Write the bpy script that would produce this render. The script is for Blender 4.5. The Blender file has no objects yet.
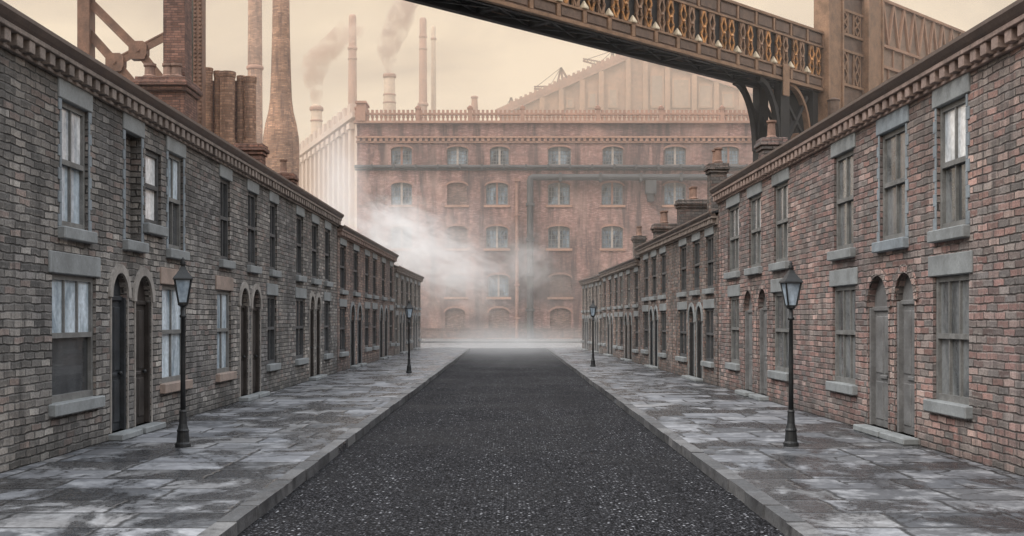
import bpy, bmesh, math, random
from mathutils import Vector, Matrix
random.seed(7)
SC = bpy.context.scene
COL = SC.collection
F, CX, HY, CH = 1200.0, 508.0, 320.0, 1.8       # focal length in pixels, vanishing point, camera height

# ------------------------------------------------------------------ small helpers
def at(px, py, d):                               # point seen at a pixel of the photo, d metres away
    return Vector(((px - CX) * d / F, d, CH + (HY - py) * d / F))
def depth(yb): return F * CH / (yb - HY)         # distance of a ground point
def tag(o, label=None, cat=None, group=None, kind=None):
    if label: o['label'] = label
    if cat: o['category'] = cat
    if group: o['group'] = group
    if kind: o['kind'] = kind
    return o
def empty(name, loc=(0, 0, 0), rz=0.0):
    o = bpy.data.objects.new(name, None); COL.objects.link(o)
    o.location = loc; o.rotation_euler = (0, 0, rz); o.empty_display_size = .2
    return o

class MB:
    def __init__(s): s.v = []; s.f = []; s.uvoff = 0.0; s.merge = False
    def poly(s, pts):
        n = len(s.v); s.v += [tuple(p) for p in pts]; s.f.append(tuple(range(n, n + len(pts)))); return s
    def box(s, x0, x1, y0, y1, z0, z1):
        n = len(s.v)
        s.v += [(x0,y0,z0),(x1,y0,z0),(x1,y1,z0),(x0,y1,z0),(x0,y0,z1),(x1,y0,z1),(x1,y1,z1),(x0,y1,z1)]
        for q in ((0,3,2,1),(4,5,6,7),(0,1,5,4),(1,2,6,5),(2,3,7,6),(3,0,4,7)): s.f.append(tuple(n+i for i in q))
        return s
    def extr(s, pts, off):                       # planar polygon extruded by a vector
        off = Vector(off); a = [Vector(p) for p in pts]; b = [p + off for p in a]
        s.poly(a); s.poly(list(reversed(b)))
        for i in range(len(a)):
            j = (i + 1) % len(a); s.poly([a[i], b[i], b[j], a[j]])
        return s
    def bar(s, p, q, w, h=None, up=(0, 0, 1)):
        p, q = Vector(p), Vector(q); h = h or w
        t = (q - p).normalized(); up = Vector(up)
        if abs(t.dot(up)) > .98: up = Vector((1, 0, 0))
        a = t.cross(up).normalized() * (w / 2); b = a.cross(t).normalized() * (h / 2)
        n = len(s.v)
        for c in (p, q): s.v += [tuple(c - a - b), tuple(c + a - b), tuple(c + a + b), tuple(c - a + b)]
        for k in ((0,1,2,3),(7,6,5,4),(0,4,5,1),(1,5,6,2),(2,6,7,3),(3,7,4,0)): s.f.append(tuple(n+i for i in k))
        return s
    def path(s, pts, w, h=None, up=(0, 0, 1)):
        for a, b in zip(pts, pts[1:]): s.bar(a, b, w, h, up)
        return s
    def lathe(s, prof, n=16, c=(0, 0, 0), ph=0.0):
        b = len(s.v); m = len(prof)
        for r, z in prof:
            for k in range(n):
                a = ph + 2 * math.pi * k / n
                s.v.append((c[0] + r * math.cos(a), c[1] + r * math.sin(a), c[2] + z))
        for i in range(m - 1):
            for k in range(n):
                j = (k + 1) % n
                s.f.append((b + i*n + k, b + i*n + j, b + (i+1)*n + j, b + (i+1)*n + k))
        s.f.append(tuple(b + k for k in reversed(range(n)))); s.f.append(tuple(b + (m-1)*n + k for k in range(n)))
        return s
    def tube(s, pts, r, n=10):
        pts = [Vector(p) for p in pts]; b = len(s.v)
        for i, p in enumerate(pts):
            t = (pts[min(i+1, len(pts)-1)] - pts[max(i-1, 0)]).normalized()
            u = Vector((0, 1, 0)) if abs(t.y) < .9 else Vector((1, 0, 0))
            a = t.cross(u).normalized(); c = a.cross(t).normalized()
            for k in range(n):
                g = 2 * math.pi * k / n; s.v.append(tuple(p + (a * math.cos(g) + c * math.sin(g)) * r))
        for i in range(len(pts) - 1):
            for k in range(n):
                j = (k+1) % n; s.f.append((b+i*n+k, b+i*n+j, b+(i+1)*n+j, b+(i+1)*n+k))
        s.f.append(tuple(b+k for k in reversed(range(n)))); s.f.append(tuple(b+(len(pts)-1)*n+k for k in range(n)))
        return s
    def build(s, name, mat, parent=None, smooth=False, bevel=0.0, fix=True, loc=None):
        me = bpy.data.meshes.new(name); me.from_pydata(s.v, [], s.f)
        bm = bmesh.new(); bm.from_mesh(me)
        if s.merge: bmesh.ops.remove_doubles(bm, verts=bm.verts, dist=1e-4)
        if fix: bmesh.ops.recalc_face_normals(bm, faces=bm.faces)
        uv = bm.loops.layers.uv.new('UVMap')
        for f in bm.faces:
            f.normal_update(); n = f.normal; ax, ay, az = abs(n.x), abs(n.y), abs(n.z)
            for l in f.loops:
                c = l.vert.co
                if az > ax and az > ay: l[uv].uv = (c.x + s.uvoff, c.y)
                elif ay >= ax: l[uv].uv = (c.x + s.uvoff, c.z)
                else: l[uv].uv = (c.y + s.uvoff + .13, c.z)
            f.smooth = smooth
        bm.to_mesh(me); bm.free()
        me.materials.append(mat)
        o = bpy.data.objects.new(name, me); COL.objects.link(o)
        if parent: o.parent = parent
        if loc is not None: o.location = loc
        if bevel:
            m = o.modifiers.new('bevel', 'BEVEL'); m.width = bevel; m.segments = 1; m.limit_method = 'ANGLE'
        return o

# ------------------------------------------------------------------ materials
class NT:
    def __init__(s, name):
        s.m = bpy.data.materials.new(name); s.m.use_nodes = True
        s.t = s.m.node_tree; s.t.nodes.clear()
        s.out = s.t.nodes.new('ShaderNodeOutputMaterial')
    def put(s, sock, v):
        if isinstance(v, bpy.types.NodeSocket): s.t.links.new(v, sock)
        elif v is not None:
            if sock.type == 'RGBA' and len(v) == 3: v = (*v, 1)
            sock.default_value = v
    def n(s, typ, props=None, **ins):
        nd = s.t.nodes.new('ShaderNode' + typ)
        for k, v in (props or {}).items(): setattr(nd, k, v)
        for k, v in ins.items():
            k = int(k[1:]) if k[0] == '_' and k[1:].isdigit() else k.replace('_', ' ')
            s.put(nd.inputs[k], v)
        return nd
    def m_(s, op, a, b=None, c=None, clamp=False):
        nd = s.n('Math', dict(operation=op, use_clamp=clamp)); s.put(nd.inputs[0], a)
        if b is not None: s.put(nd.inputs[1], b)
        if c is not None: s.put(nd.inputs[2], c)
        return nd.outputs[0]
    def mix(s, f, a, b, blend='MIX'):
        nd = s.n('Mix', dict(data_type='RGBA', blend_type=blend)); s.put(nd.inputs[0], f); s.put(nd.inputs[6], a); s.put(nd.inputs[7], b)
        return nd.outputs[2]
    def ramp(s, f, stops, interp='LINEAR'):
        nd = s.n('ValToRGB'); s.put(nd.inputs[0], f); r = nd.color_ramp; r.interpolation = interp
        while len(r.elements) < len(stops): r.elements.new(.5)
        for e, (p, c) in zip(r.elements, stops):
            e.position = p; e.color = (*c, 1) if len(c) == 3 else c
        return nd.outputs[0]
    def rng(s, v, a, b, c, d):
        nd = s.n('MapRange', dict(clamp=True)); 
        for i, x in enumerate((v, a, b, c, d)): s.put(nd.inputs[i], x)
        return nd.outputs[0]
    def noise(s, vec, scale, detail=3, rough=.55, dist=0.0):
        nd = s.n('TexNoise', Scale=scale, Detail=detail, Roughness=rough, Distortion=dist); s.put(nd.inputs['Vector'], vec)
        return nd.outputs[0]
    def uv(s): return s.n('TexCoord').outputs['UV']
    def obj(s): return s.n('TexCoord').outputs['Object']
    def world(s): return s.n('NewGeometry').outputs['Position']
    def sxyz(s, v): return s.n('SeparateXYZ', Vector=v).outputs
    def cxyz(s, x, y, z=0.0): return s.n('CombineXYZ', X=x, Y=y, Z=z).outputs[0]
    def vadd(s, a, b):
        nd = s.n('VectorMath', dict(operation='ADD')); s.put(nd.inputs[0], a); s.put(nd.inputs[1], b); return nd.outputs[0]
    def vmul(s, a, b):
        nd = s.n('VectorMath', dict(operation='MULTIPLY')); s.put(nd.inputs[0], a); s.put(nd.inputs[1], b); return nd.outputs[0]
    def surf(s, col, rough=.8, h=None, dist=.01, strength=1.0, metal=0.0, spec=.5, trans=0.0, alpha=1.0, coat=0.0):
        p = s.n('BsdfPrincipled'); s.put(p.inputs['Base Color'], col); s.put(p.inputs['Roughness'], rough)
        p.inputs['Metallic'].default_value = metal; p.inputs['Specular IOR Level'].default_value = spec
        p.inputs['Transmission Weight'].default_value = trans; p.inputs['Alpha'].default_value = alpha
        p.inputs['Coat Weight'].default_value = coat
        if h is not None:
            b = s.n('Bump', Strength=strength, Distance=dist, Height=h); s.put(p.inputs['Normal'], b.outputs[0])
        s.t.links.new(p.outputs[0], s.out.inputs['Surface']); return s.m

def brick_nodes(g, v, bw, bh, mort=.012, wob=.018, jit=.0):
    """returns per-brick random value, second random value, mask (0 in mortar)"""
    w = g.n('TexNoise', Scale=5.0, Detail=2.0); g.put(w.inputs['Vector'], v)
    v2 = g.vadd(v, g.vmul(g.vadd(w.outputs['Color'], (-.5, -.5, -.5)), (wob*1.6, wob, 0)))
    x, y, _ = g.sxyz(v2)
    yr = g.m_('DIVIDE', y, bh); row = g.m_('FLOOR', yr); fy = g.m_('FRACT', yr)
    rw = g.n('TexWhiteNoise', dict(noise_dimensions='1D')); g.put(rw.inputs['W'], row)
    par = g.m_('MULTIPLY', g.m_('FRACT', g.m_('MULTIPLY', row, .5)), 1.0)
    xs = g.m_('ADD', g.m_('ADD', g.m_('DIVIDE', x, bw), par), g.m_('MULTIPLY', rw.outputs['Value'], jit))
    col = g.m_('FLOOR', xs); fx = g.m_('FRACT', xs)
    ex = g.m_('MULTIPLY', g.m_('MINIMUM', fx, g.m_('SUBTRACT', 1.0, fx)), bw)
    ey = g.m_('MULTIPLY', g.m_('MINIMUM', fy, g.m_('SUBTRACT', 1.0, fy)), bh)
    e = g.m_('MINIMUM', ex, ey)
    mask = g.rng(e, mort*.3, mort*1.1, 0, 1)
    wn = g.n('TexWhiteNoise', dict(noise_dimensions='2D')); g.put(wn.inputs['Vector'], g.cxyz(col, row))
    c = g.n('SeparateColor', Color=wn.outputs['Color']).outputs
    return c[0], c[1], mask, fy

def brick_mat(name, cols, mortar, bw=.30, bh=.10, mort=.014, wob=.02, darkz=None, patch=.5, patchcol=(.05, .05, .05), hl=.0):
    g = NT(name); v = g.uv()
    r1, r2, mask, fy = brick_nodes(g, v, bw, bh, mort, wob, .25)
    n = len(cols)
    base = g.ramp(r1, [(i / n, tuple(x*1.12 for x in c)) for i, c in enumerate(cols)], 'CONSTANT')
    base = g.mix(1.0, base, g.ramp(r2, [(0, (.70,)*3), (1, (1.32,)*3)]), 'MULTIPLY')
    fine = g.noise(v, 32, 4, .7); mid = g.noise(v, 9, 3, .6)
    base = g.mix(1.0, base, g.ramp(fine, [(.25, (.55,)*3), (.75, (1.45,)*3)]), 'MULTIPLY')
    if hl:                                          # worn, paler lower arrises
        k = g.m_('MULTIPLY', g.rng(mid, .48, .62, 0, 1), g.rng(fy, .0, .5, hl, 0))
        base = g.mix(k, base, (.40, .385, .36))
    if hl:
        mp_ = g.rng(g.noise(v, 1.7, 5, .7, .6), .46, .60, 0, .8)
        mortar = g.mix(mp_, mortar, tuple(min(.42, x*5.2) for x in mortar))
        tint = g.noise(v, .33, 3, .6)
        base = g.mix(1.0, base, g.ramp(tint, [(.36, (.80,.80,.82)), (.5, (1.02,1.0,.98)), (.64, (1.26,1.18,1.12))]), 'MULTIPLY')
    colr = g.mix(mask, mortar, base)
    big = g.noise(v, .55, 4, .6)
    colr = g.mix(g.rng(big, .42, .68, 0, patch), colr, patchcol)
    st = g.noise(g.vmul(v, (2.2, .22, 1)), 1.6, 4, .65)
    colr = g.mix(g.rng(st, .50, .66, 0, .72), colr, patchcol)
    if darkz:
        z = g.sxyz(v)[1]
        colr = g.mix(g.rng(g.m_('ADD', z, g.m_('MULTIPLY', big, 1.2)), darkz[0], darkz[1], 0, darkz[2]), colr, patchcol)  # brick colour gets darker towards the eaves
        colr = g.mix(g.rng(g.m_('ADD', z, g.m_('MULTIPLY', mid, .35)), .15, .5, .6, 0), colr, (.05, .05, .048))  # contact shade painted into the brick at the wall foot, along with grime
    h = g.m_('ADD', g.m_('ADD', g.m_('MULTIPLY', mask, .75), g.m_('MULTIPLY', fine, .45)), g.m_('MULTIPLY', r2, .25))
    return g.surf(colr, .88, h, .022, 1.0, spec=.25)

def plain_mat(name, col, rough=.7, var=.35, scale=3.0, metal=0.0, bump=.004, dirt=None, stain=.45, spec=.4, src='obj'):
    g = NT(name); v = g.obj() if src == 'obj' else g.world()
    n1 = g.noise(v, scale, 5, .65); n2 = g.noise(v, scale * 9, 4, .7)
    c = g.mix(1.0, col, g.ramp(n1, [(.25, (1 - var,)*3), (.75, (1 + var,)*3)]), 'MULTIPLY')
    c = g.mix(1.0, c, g.ramp(n2, [(.25, (1 - var*.6,)*3), (.75, (1 + var*.6,)*3)]), 'MULTIPLY')
    if dirt: c = g.mix(g.rng(g.noise(v, scale * .7, 5, .7, .5), .5, .7, 0, stain), c, dirt)
    return g.surf(c, g.rng(n1, .3, .7, max(rough - .15, .05), min(rough + .12, 1)), g.m_('ADD', n1, n2), bump, .8, metal, spec)

M = {}
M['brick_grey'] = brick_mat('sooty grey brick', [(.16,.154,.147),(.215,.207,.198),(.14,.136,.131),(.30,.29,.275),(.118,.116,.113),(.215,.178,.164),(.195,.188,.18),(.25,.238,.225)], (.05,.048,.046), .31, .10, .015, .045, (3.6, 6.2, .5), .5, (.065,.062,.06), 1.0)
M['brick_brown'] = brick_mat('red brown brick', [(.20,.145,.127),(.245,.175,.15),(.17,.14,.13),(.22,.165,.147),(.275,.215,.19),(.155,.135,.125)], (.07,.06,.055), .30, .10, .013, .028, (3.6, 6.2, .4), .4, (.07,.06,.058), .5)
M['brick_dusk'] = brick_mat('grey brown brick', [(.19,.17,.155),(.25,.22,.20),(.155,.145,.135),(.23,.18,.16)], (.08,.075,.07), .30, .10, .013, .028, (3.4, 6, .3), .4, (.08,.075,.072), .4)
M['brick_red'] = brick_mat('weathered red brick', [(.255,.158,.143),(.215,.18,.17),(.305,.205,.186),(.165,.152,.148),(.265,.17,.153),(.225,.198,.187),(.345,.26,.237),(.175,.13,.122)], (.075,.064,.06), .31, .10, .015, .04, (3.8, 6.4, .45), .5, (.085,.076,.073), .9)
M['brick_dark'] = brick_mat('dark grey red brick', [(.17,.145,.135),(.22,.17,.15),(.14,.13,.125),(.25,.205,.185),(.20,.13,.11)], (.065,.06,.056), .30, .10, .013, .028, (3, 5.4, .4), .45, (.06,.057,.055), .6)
M['brick_factory'] = None
def factory_brick():
    g = NT('streaked orange red factory brick'); v = g.uv(); x, y, _ = g.sxyz(v)
    r1, r2, mask, fy = brick_nodes(g, v, .32, .10, .012, .02, .2)
    c = g.ramp(r1, [(0, (.37,.215,.18)), (.3, (.31,.172,.145)), (.6, (.43,.265,.225)), (.8, (.27,.155,.135))], 'CONSTANT')
    c = g.mix(mask, (.25,.165,.145), c); c = g.mix(1.0, c, g.ramp(g.noise(v, 2.6, 4, .75), [(.3, (.72,)*3), (.7, (1.28,)*3)]), 'MULTIPLY')
    st = g.noise(g.vmul(v, (.55, .06, 1)), 1.5, 5, .65, .4)                       # vertical rain streaks
    c = g.mix(g.rng(st, .46, .62, 0, .85), c, (.085,.062,.058))
    pl = g.noise(g.vmul(v, (.5, .16, 1)), .7, 4, .6, .6)
    c = g.mix(g.rng(pl, .50, .68, 0, .5), c, (.52,.345,.285))
    bl = g.noise(v, .14, 5, .65, .8)
    dx = g.m_('ABSOLUTE', g.m_('SUBTRACT', x, 3.0)); dy = g.m_('ABSOLUTE', g.m_('SUBTRACT', y, 5.0))
    near = g.m_('MULTIPLY', g.rng(dx, 1.0, 9.0, 1, 0), g.rng(dy, .5, 6.5, 1, 0))  # flue soot above the yard
    c = g.mix(g.m_('MULTIPLY', g.rng(g.m_('ADD', bl, g.m_('MULTIPLY', near, .22)), .50, .68, 0, .85), 1.0), c, (.085,.066,.062))
    h = g.m_('ADD', mask, g.noise(v, 20, 3, .7))
    return g.surf(c, .9, h, .02, .8, spec=.2)
M['brick_factory'] = factory_brick()
M['brick_infill'] = brick_mat('shade darkened brick infill', [(.22,.14,.115),(.19,.125,.105),(.25,.165,.135)], (.17,.125,.105), .32, .10, .012, .02, None, .6, (.11,.09,.082), 0)  # recess shade put into a darker, greyer brick colour
M['brick_stack'] = brick_mat('orange brown stack brick', [(.40,.23,.15),(.37,.21,.135),(.43,.255,.165),(.34,.20,.135)], (.30,.20,.14), .36, .12, .02, .02, None, .5, (.14,.09,.07), 0)
M['brick_pier'] = brick_mat('dark rust pier brick', [(.21,.11,.082),(.19,.10,.075),(.235,.125,.095),(.17,.095,.075)], (.12,.08,.065), .32, .11, .018, .02, None, .5, (.07,.045,.04), 0)
M['brick_pale'] = brick_mat('pale hazy brick', [(.66,.56,.47),(.62,.52,.43),(.70,.60,.51)], (.6,.52,.44), .5, .2, .02, .02, None, .35, (.52,.43,.36), 0)
M['stone'] = plain_mat('grey blue stone', (.23,.245,.25), .8, .25, 2.5, dirt=(.09,.09,.09), src='w')
M['stone_warm'] = plain_mat('pinkish stone', (.30,.235,.20), .8, .3, 3, dirt=(.10,.09,.085), src='w')
M['stone_hood'] = plain_mat('grey buff hood stone', (.29,.27,.25), .8, .35, 3, dirt=(.11,.105,.10), src='w')
M['stone_quoin'] = plain_mat('blue grey quoin stone', (.21,.24,.265), .8, .25, 2.5, dirt=(.10,.105,.11), src='w')
M['cornice'] = plain_mat('sooty brick cornice', (.22,.185,.165), .85, .5, 4, dirt=(.06,.052,.047), src='w')
M['cornice_red'] = plain_mat('sooty red cornice', (.26,.195,.17), .85, .5, 4, dirt=(.075,.06,.055), src='w')
M['gutter'] = plain_mat('brown black gutter iron', (.115,.088,.076), .5, .4, 3, src='w')
M['slate'] = brick_mat('roof slate', [(.05,.052,.056),(.065,.066,.07),(.045,.045,.048)], (.02,.02,.02), .3, .2, .01, .01)
M['frame'] = plain_mat('weathered dark window paint', (.075,.077,.08), .6, .35, 6, dirt=(.03,.03,.03), src='w')
M['frame_grey'] = plain_mat('weathered grey window paint', (.17,.17,.165), .65, .35, 6, dirt=(.07,.07,.068), src='w')
M['frame_pale'] = plain_mat('chalky pale window paint', (.36,.31,.27), .65, .3, 5, dirt=(.16,.14,.13), src='w')
M['door'] = plain_mat('black brown door paint', (.032,.032,.033), .55, .5, 3, dirt=(.06,.055,.05), src='w')
M['door_grey'] = plain_mat('faded grey door paint', (.15,.15,.15), .6, .4, 3, dirt=(.13,.12,.115), src='w')
M['door_blue'] = plain_mat('faded slate blue door paint', (.027,.031,.036), .55, .5, 3, dirt=(.045,.042,.04), src='w')
M['door_brown'] = plain_mat('faded brown door paint', (.036,.030,.027), .55, .5, 3, dirt=(.03,.028,.027), src='w')
M['iron'] = plain_mat('dark cast iron', (.03,.032,.034), .5, .4, 6, .3, dirt=(.05,.045,.04))
M['iron_black'] = plain_mat('soot black iron', (.022,.022,.023), .6, .5, 2, .2, src='w')
M['bronze'] = plain_mat('bronze brown iron', (.27,.165,.105), .5, .4, 2.2, .25, dirt=(.10,.07,.05), src='w')
M['bronze_dark'] = plain_mat('dark bronze panel', (.15,.10,.075), .55, .5, 2.5, .15, dirt=(.05,.04,.035), src='w')
M['bronze_pale'] = plain_mat('haze paled brown iron', (.27,.19,.14), .7, .4, 1, .1, dirt=(.2,.15,.115), src='w')  # paleness of the farther span through haze, painted into the iron
M['gold'] = plain_mat('burnt gold casting', (.44,.215,.08), .35, .8, 1.3, .4, dirt=(.10,.06,.035), src='w')
M['cream_stone'] = plain_mat('cream stone cap', (.62,.52,.38), .7, .2, 3, src='w')
M['rust'] = plain_mat('rusty riveted iron', (.19,.105,.07), .65, .5, 1.6, .1, dirt=(.085,.062,.05), src='w')
M['verdigris'] = plain_mat('green grey iron strip', (.16,.165,.14), .6, .3, 2, .1, src='w')
M['pipe'] = plain_mat('grey green pipe', (.072,.072,.072), .6, .35, .8, .2, dirt=(.08,.07,.065), src='w')
M['pale'] = plain_mat('haze paled render', (.52,.40,.30), .85, .3, .18, dirt=(.36,.27,.21), src='w')  # distance haze put into the peach base colour
M['cream_render'] = plain_mat('mist paled cream render', (.56,.44,.355), .9, .15, .25, dirt=(.5,.42,.36), src='w')  # wall colour lightened to stand in for mist in front of it
M['works'] = plain_mat('haze muted orange render', (.36,.22,.145), .9, .3, .2, dirt=(.3,.19,.13), src='w')  # hazy look of the far works mixed into the orange
M['works_pane'] = plain_mat('haze muted works glass', (.31,.215,.155), .6, .3, .25, dirt=(.24,.2,.17), src='w')  # glass tone drawn close to the wall, imitating haze
M['pale_dark'] = plain_mat('haze muted brown render', (.33,.20,.135), .85, .35, .2, dirt=(.25,.18,.15), src='w')  # brown softened in the colour itself as if through haze
M['pot'] = plain_mat('sooty clay pot', (.24,.15,.115), .85, .4, 4, dirt=(.07,.06,.055), src='w')
M['terracotta'] = plain_mat('dusty terracotta', (.36,.205,.145), .8, .3, .5, dirt=(.3,.17,.12), src='w')
M['head'] = plain_mat('sooty brick arch', (.30,.17,.13), .85, .35, .8, dirt=(.16,.11,.09), src='w')
M['earth'] = plain_mat('dark cinder ground', (.07,.062,.055), .95, .4, .4, src='w')

def pane_mat(name, a, b, rough=.12, scale=1.4, lo=.38, hi=.62):
    g = NT(name); v = g.world()
    n = g.noise(g.vmul(v, (1, 1, .45)), scale, 4, .6, .8)
    n2 = g.noise(v, 14, 3, .6)
    fold = g.noise(g.vmul(v, (9, 9, .25)), 1.3, 2, .5)
    c = g.ramp(g.m_('ADD', g.m_('MULTIPLY', n, .90), g.m_('MULTIPLY', fold, .10)), [(lo, a), (hi, b)])
    c = g.mix(1.0, c, g.ramp(n2, [(.3, (.8,)*3), (.7, (1.2,)*3)]), 'MULTIPLY')
    return g.surf(c, rough, n2, .003, .6, spec=.5, coat=.4)
M['pane_dark'] = pane_mat('dark sooty glass', (.018,.02,.022), (.07,.075,.08))
M['pane_dull'] = pane_mat('dull grey glass', (.055,.06,.063), (.20,.21,.215), .15)
M['pane_blue'] = pane_mat('pale blue reflection and curtain glass', (.16,.22,.27), (.74,.84,.92), .12)  # bright reflections painted in as pale blue, with faint curtain folds
M['pane_white'] = pane_mat('white reflection and curtain glass', (.42,.46,.50), (.95,.96,.96), .15)  # white reflection painted into the pane colour, with faint curtain folds
M['pane_factory'] = pane_mat('dusty blue factory glass', (.022,.032,.042), (.24,.31,.37), .2, 1.1)
M['lamp_glass'] = pane_mat('milky lantern glass', (.22,.28,.34), (.46,.55,.64), .08, 5)

def asphalt():
    g = NT('wet black asphalt with pale chippings'); v = g.world()
    vo = g.n('TexVoronoi', Scale=23.0, Randomness=1.0); g.put(vo.inputs['Vector'], v)
    c = g.n('SeparateColor', Color=vo.outputs['Color']).outputs
    d = vo.outputs['Distance']
    vf = g.n('TexVoronoi', Scale=70.0); g.put(vf.inputs['Vector'], v)
    cf = g.n('SeparateColor', Color=vf.outputs['Color']).outputs
    base = g.ramp(cf[0], [(0, (.004,.004,.0045)), (.6, (.008,.008,.009)), (1, (.06,.06,.066))])
    spk = g.m_('MULTIPLY', g.m_('GREATER_THAN', c[0], .76), g.rng(d, .12, .42, 1, 0))
    spk = g.m_('MULTIPLY', spk, g.rng(c[1], .2, 1, .02, 1)); trk = g.noise(g.vmul(v, (1.6, .12, 1)), 1.0, 4, .6, .5); spk = g.m_('MULTIPLY', spk, g.rng(trk, .38, .6, .45, 1))
    big = g.noise(v, .35, 4, .6)
    vm = g.n('TexVoronoi', Scale=41.0); g.put(vm.inputs['Vector'], v); cm = g.n('SeparateColor', Color=vm.outputs['Color']).outputs
    sp2 = g.m_('MULTIPLY', g.m_('GREATER_THAN', cm[0], .78), g.rng(vm.outputs['Distance'], .15, .45, .8, 0))
    sp2 = g.m_('MULTIPLY', sp2, g.rng(trk, .35, .6, .3, 1))
    base = g.mix(sp2, base, (.24, .245, .27))
    col = g.mix(spk, base, (.72, .73, .78))
    col = g.mix(g.rng(big, .45, .65, 0, .25), col, (.006, .006, .007))
    h = g.m_('ADD', g.m_('MULTIPLY', spk, .8), g.m_('SUBTRACT', 1.0, d))
    return g.surf(col, g.rng(big, .35, .65, .95, .7), h, .014, 1.0, spec=.06)
M['asphalt'] = asphalt()

def flags(name, cols, wet=True, bw=1.15, bh=.8, stain=(.018, .019, .022)):
    g = NT(name); v = g.uv()
    r1, r2, mask, fy = brick_nodes(g, v, bw, bh, .035, .07, .6)
    base = g.ramp(r1, [(i / len(cols), c) for i, c in enumerate(cols)], 'CONSTANT')
    base = g.mix(1.0, base, g.ramp(r2, [(0, (.5,)*3), (1, (1.45,)*3)]), 'MULTIPLY')
    n1 = g.noise(v, 2.2, 6, .7, .3); n2 = g.noise(v, 16, 4, .7); n3 = g.m_('ADD', g.noise(g.vmul(v, (1.2, .7, 1)), .75, 6, .72, .3), g.m_('MULTIPLY', g.m_('SUBTRACT', r1, .5), .10))
    base = g.mix(1.0, base, g.ramp(n2, [(.25, (.6,)*3), (.75, (1.4,)*3)]), 'MULTIPLY')
    base = g.mix(g.rng(n1, .50, .66, 0, .65), base, (.42, .43, .45))
    wetm = g.rng(n3, .46, .54, 0, 1)
    col = g.mix(mask, (.025, .025, .026), base)
    col = g.mix(g.m_('MULTIPLY', wetm, .80), col, stain)
    cr = g.n('TexVoronoi', dict(feature='DISTANCE_TO_EDGE'), Scale=.75); g.put(cr.inputs['Vector'], g.vadd(v, g.cxyz(g.m_('MULTIPLY', n1, .5), g.m_('MULTIPLY', n2, .06))))
    crk = g.m_('MULTIPLY', g.rng(cr.outputs['Distance'], .004, .016, 1, 0), g.rng(g.noise(v, .5, 3, .6), .48, .56, 0, 1))
    col = g.mix(crk, col, (.015, .015, .016)); mask = g.m_('SUBTRACT', mask, g.m_('MULTIPLY', crk, .7))
    h = g.m_('ADD', g.m_('MULTIPLY', mask, .8), g.m_('ADD', g.m_('MULTIPLY', n2, .25), g.m_('MULTIPLY', r2, .3)))
    rough = g.m_('SUBTRACT', g.rng(n2, .3, .7, .50, .75), g.m_('MULTIPLY', wetm, .36))
    return g.surf(col, rough, h, .02, .8, spec=.5)
M['flags'] = flags('worn wet flagstones', [(.12,.125,.138),(.16,.165,.178),(.09,.096,.108),(.19,.19,.195)])
M['setts'] = flags('fog paled stone setts', [(.30,.29,.28),(.25,.245,.24),(.34,.33,.315)], True, .5, .25, (.17,.165,.16))  # stone colours lightened to imitate fog at the street end
def kerb_mat():
    g = NT('worn kerb stone'); v = g.world(); ri = g.n('NewGeometry').outputs['Random Per Island']
    c = g.ramp(ri, [(0, (.06,.062,.065)), (.5, (.105,.106,.11)), (1, (.165,.164,.165))])
    n = g.noise(v, 3, 5, .7); n2 = g.noise(v, 24, 4, .7)
    c = g.mix(g.rng(n, .46, .62, 0, .75), c, (.03,.03,.032)); c = g.mix(1.0, c, g.ramp(n2, [(.25, (.6,)*3), (.75, (1.4,)*3)]), 'MULTIPLY')
    return g.surf(c, g.rng(n, .4, .6, .7, .4), g.m_('ADD', n, n2), .012, .8)
M['kerb'] = kerb_mat()

# ------------------------------------------------------------------ the setting: ground, road, pavements
def ground_sheet(name, mat, pts, z, **k):
    return tag(MB().poly([(x, y, z) for x, y in pts]).build(name, mat, **k), kind='structure')
ground_sheet('ground', M['earth'], [(-1500,-300),(1500,-300),(1500,2500),(-1500,2500)], -.16)
KL, KR = -2.42, 2.48
ground_sheet('road', M['asphalt'], [(KL-.3,-6),(KR+.3,-6),(KR+.3,82.0),(KL-.3,82.0)], -.12)
ground_sheet('cross_street', M['setts'], [(-90,76),(90,76),(90,103),(-90,103)], -.124)

def corner(cx, cy, r, a0, a1, n=8):
    return [(cx + r*math.cos(math.radians(a0 + (a1-a0)*i/n)), cy + r*math.sin(math.radians(a0 + (a1-a0)*i/n))) for i in range(n+1)]
R = 2.6
left_edge = [(KL, -6), (KL, 78 - R)] + corner(KL - R, 78 - R, R, 0, 90)[1:] + [(-60, 78)]
right_edge = [(KR, -6), (KR, 78 - R)] + corner(KR + R, 78 - R, R, 180, 90)[1:] + [(60, 78)]
def pavement(edge, back):
    b = MB(); b.poly([(x, y, 0) for x, y in edge + back])
    for (x0, y0), (x1, y1) in zip(edge, edge[1:]): b.poly([(x0,y0,-.15),(x1,y1,-.15),(x1,y1,0),(x0,y0,0)])
    return tag(b.build('pavement', M['flags']), kind='structure')
pavement(left_edge, [(-60, -6)]); pavement(right_edge, [(60, -6)])
b = MB(); b.box(-90, 90, 101, 140, -.15, 0); tag(b.build('pavement', M['setts']), kind='structure')
def kerb(edge, side):
    b = MB(); acc = 0
    pts = [Vector((x, y, 0)) for x, y in edge]
    for p, q in zip(pts, pts[1:]):
        L = (q - p).length; t = (q - p).normalized(); n = Vector((-t.y, t.x, 0)) * side; k = max(1, int(L / .92)); s = L / k
        for i in range(k):
            a = p + t * (s*i + .010); c = p + t * (s*(i+1) - .010)
            o0 = n * random.uniform(.0, .022); dz = random.uniform(.004, .02)
            q4 = [a - n*.02 + o0, c - n*.02 + o0, c + n*.17, a + n*.17]
            b.extr([(w.x, w.y, -.14) for w in q4], (0, 0, .14 + dz))
    return tag(b.build('kerb', M['kerb'], bevel=.012), kind='structure')
kerb(left_edge, 1); kerb(right_edge, -1)
b = MB()
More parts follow.
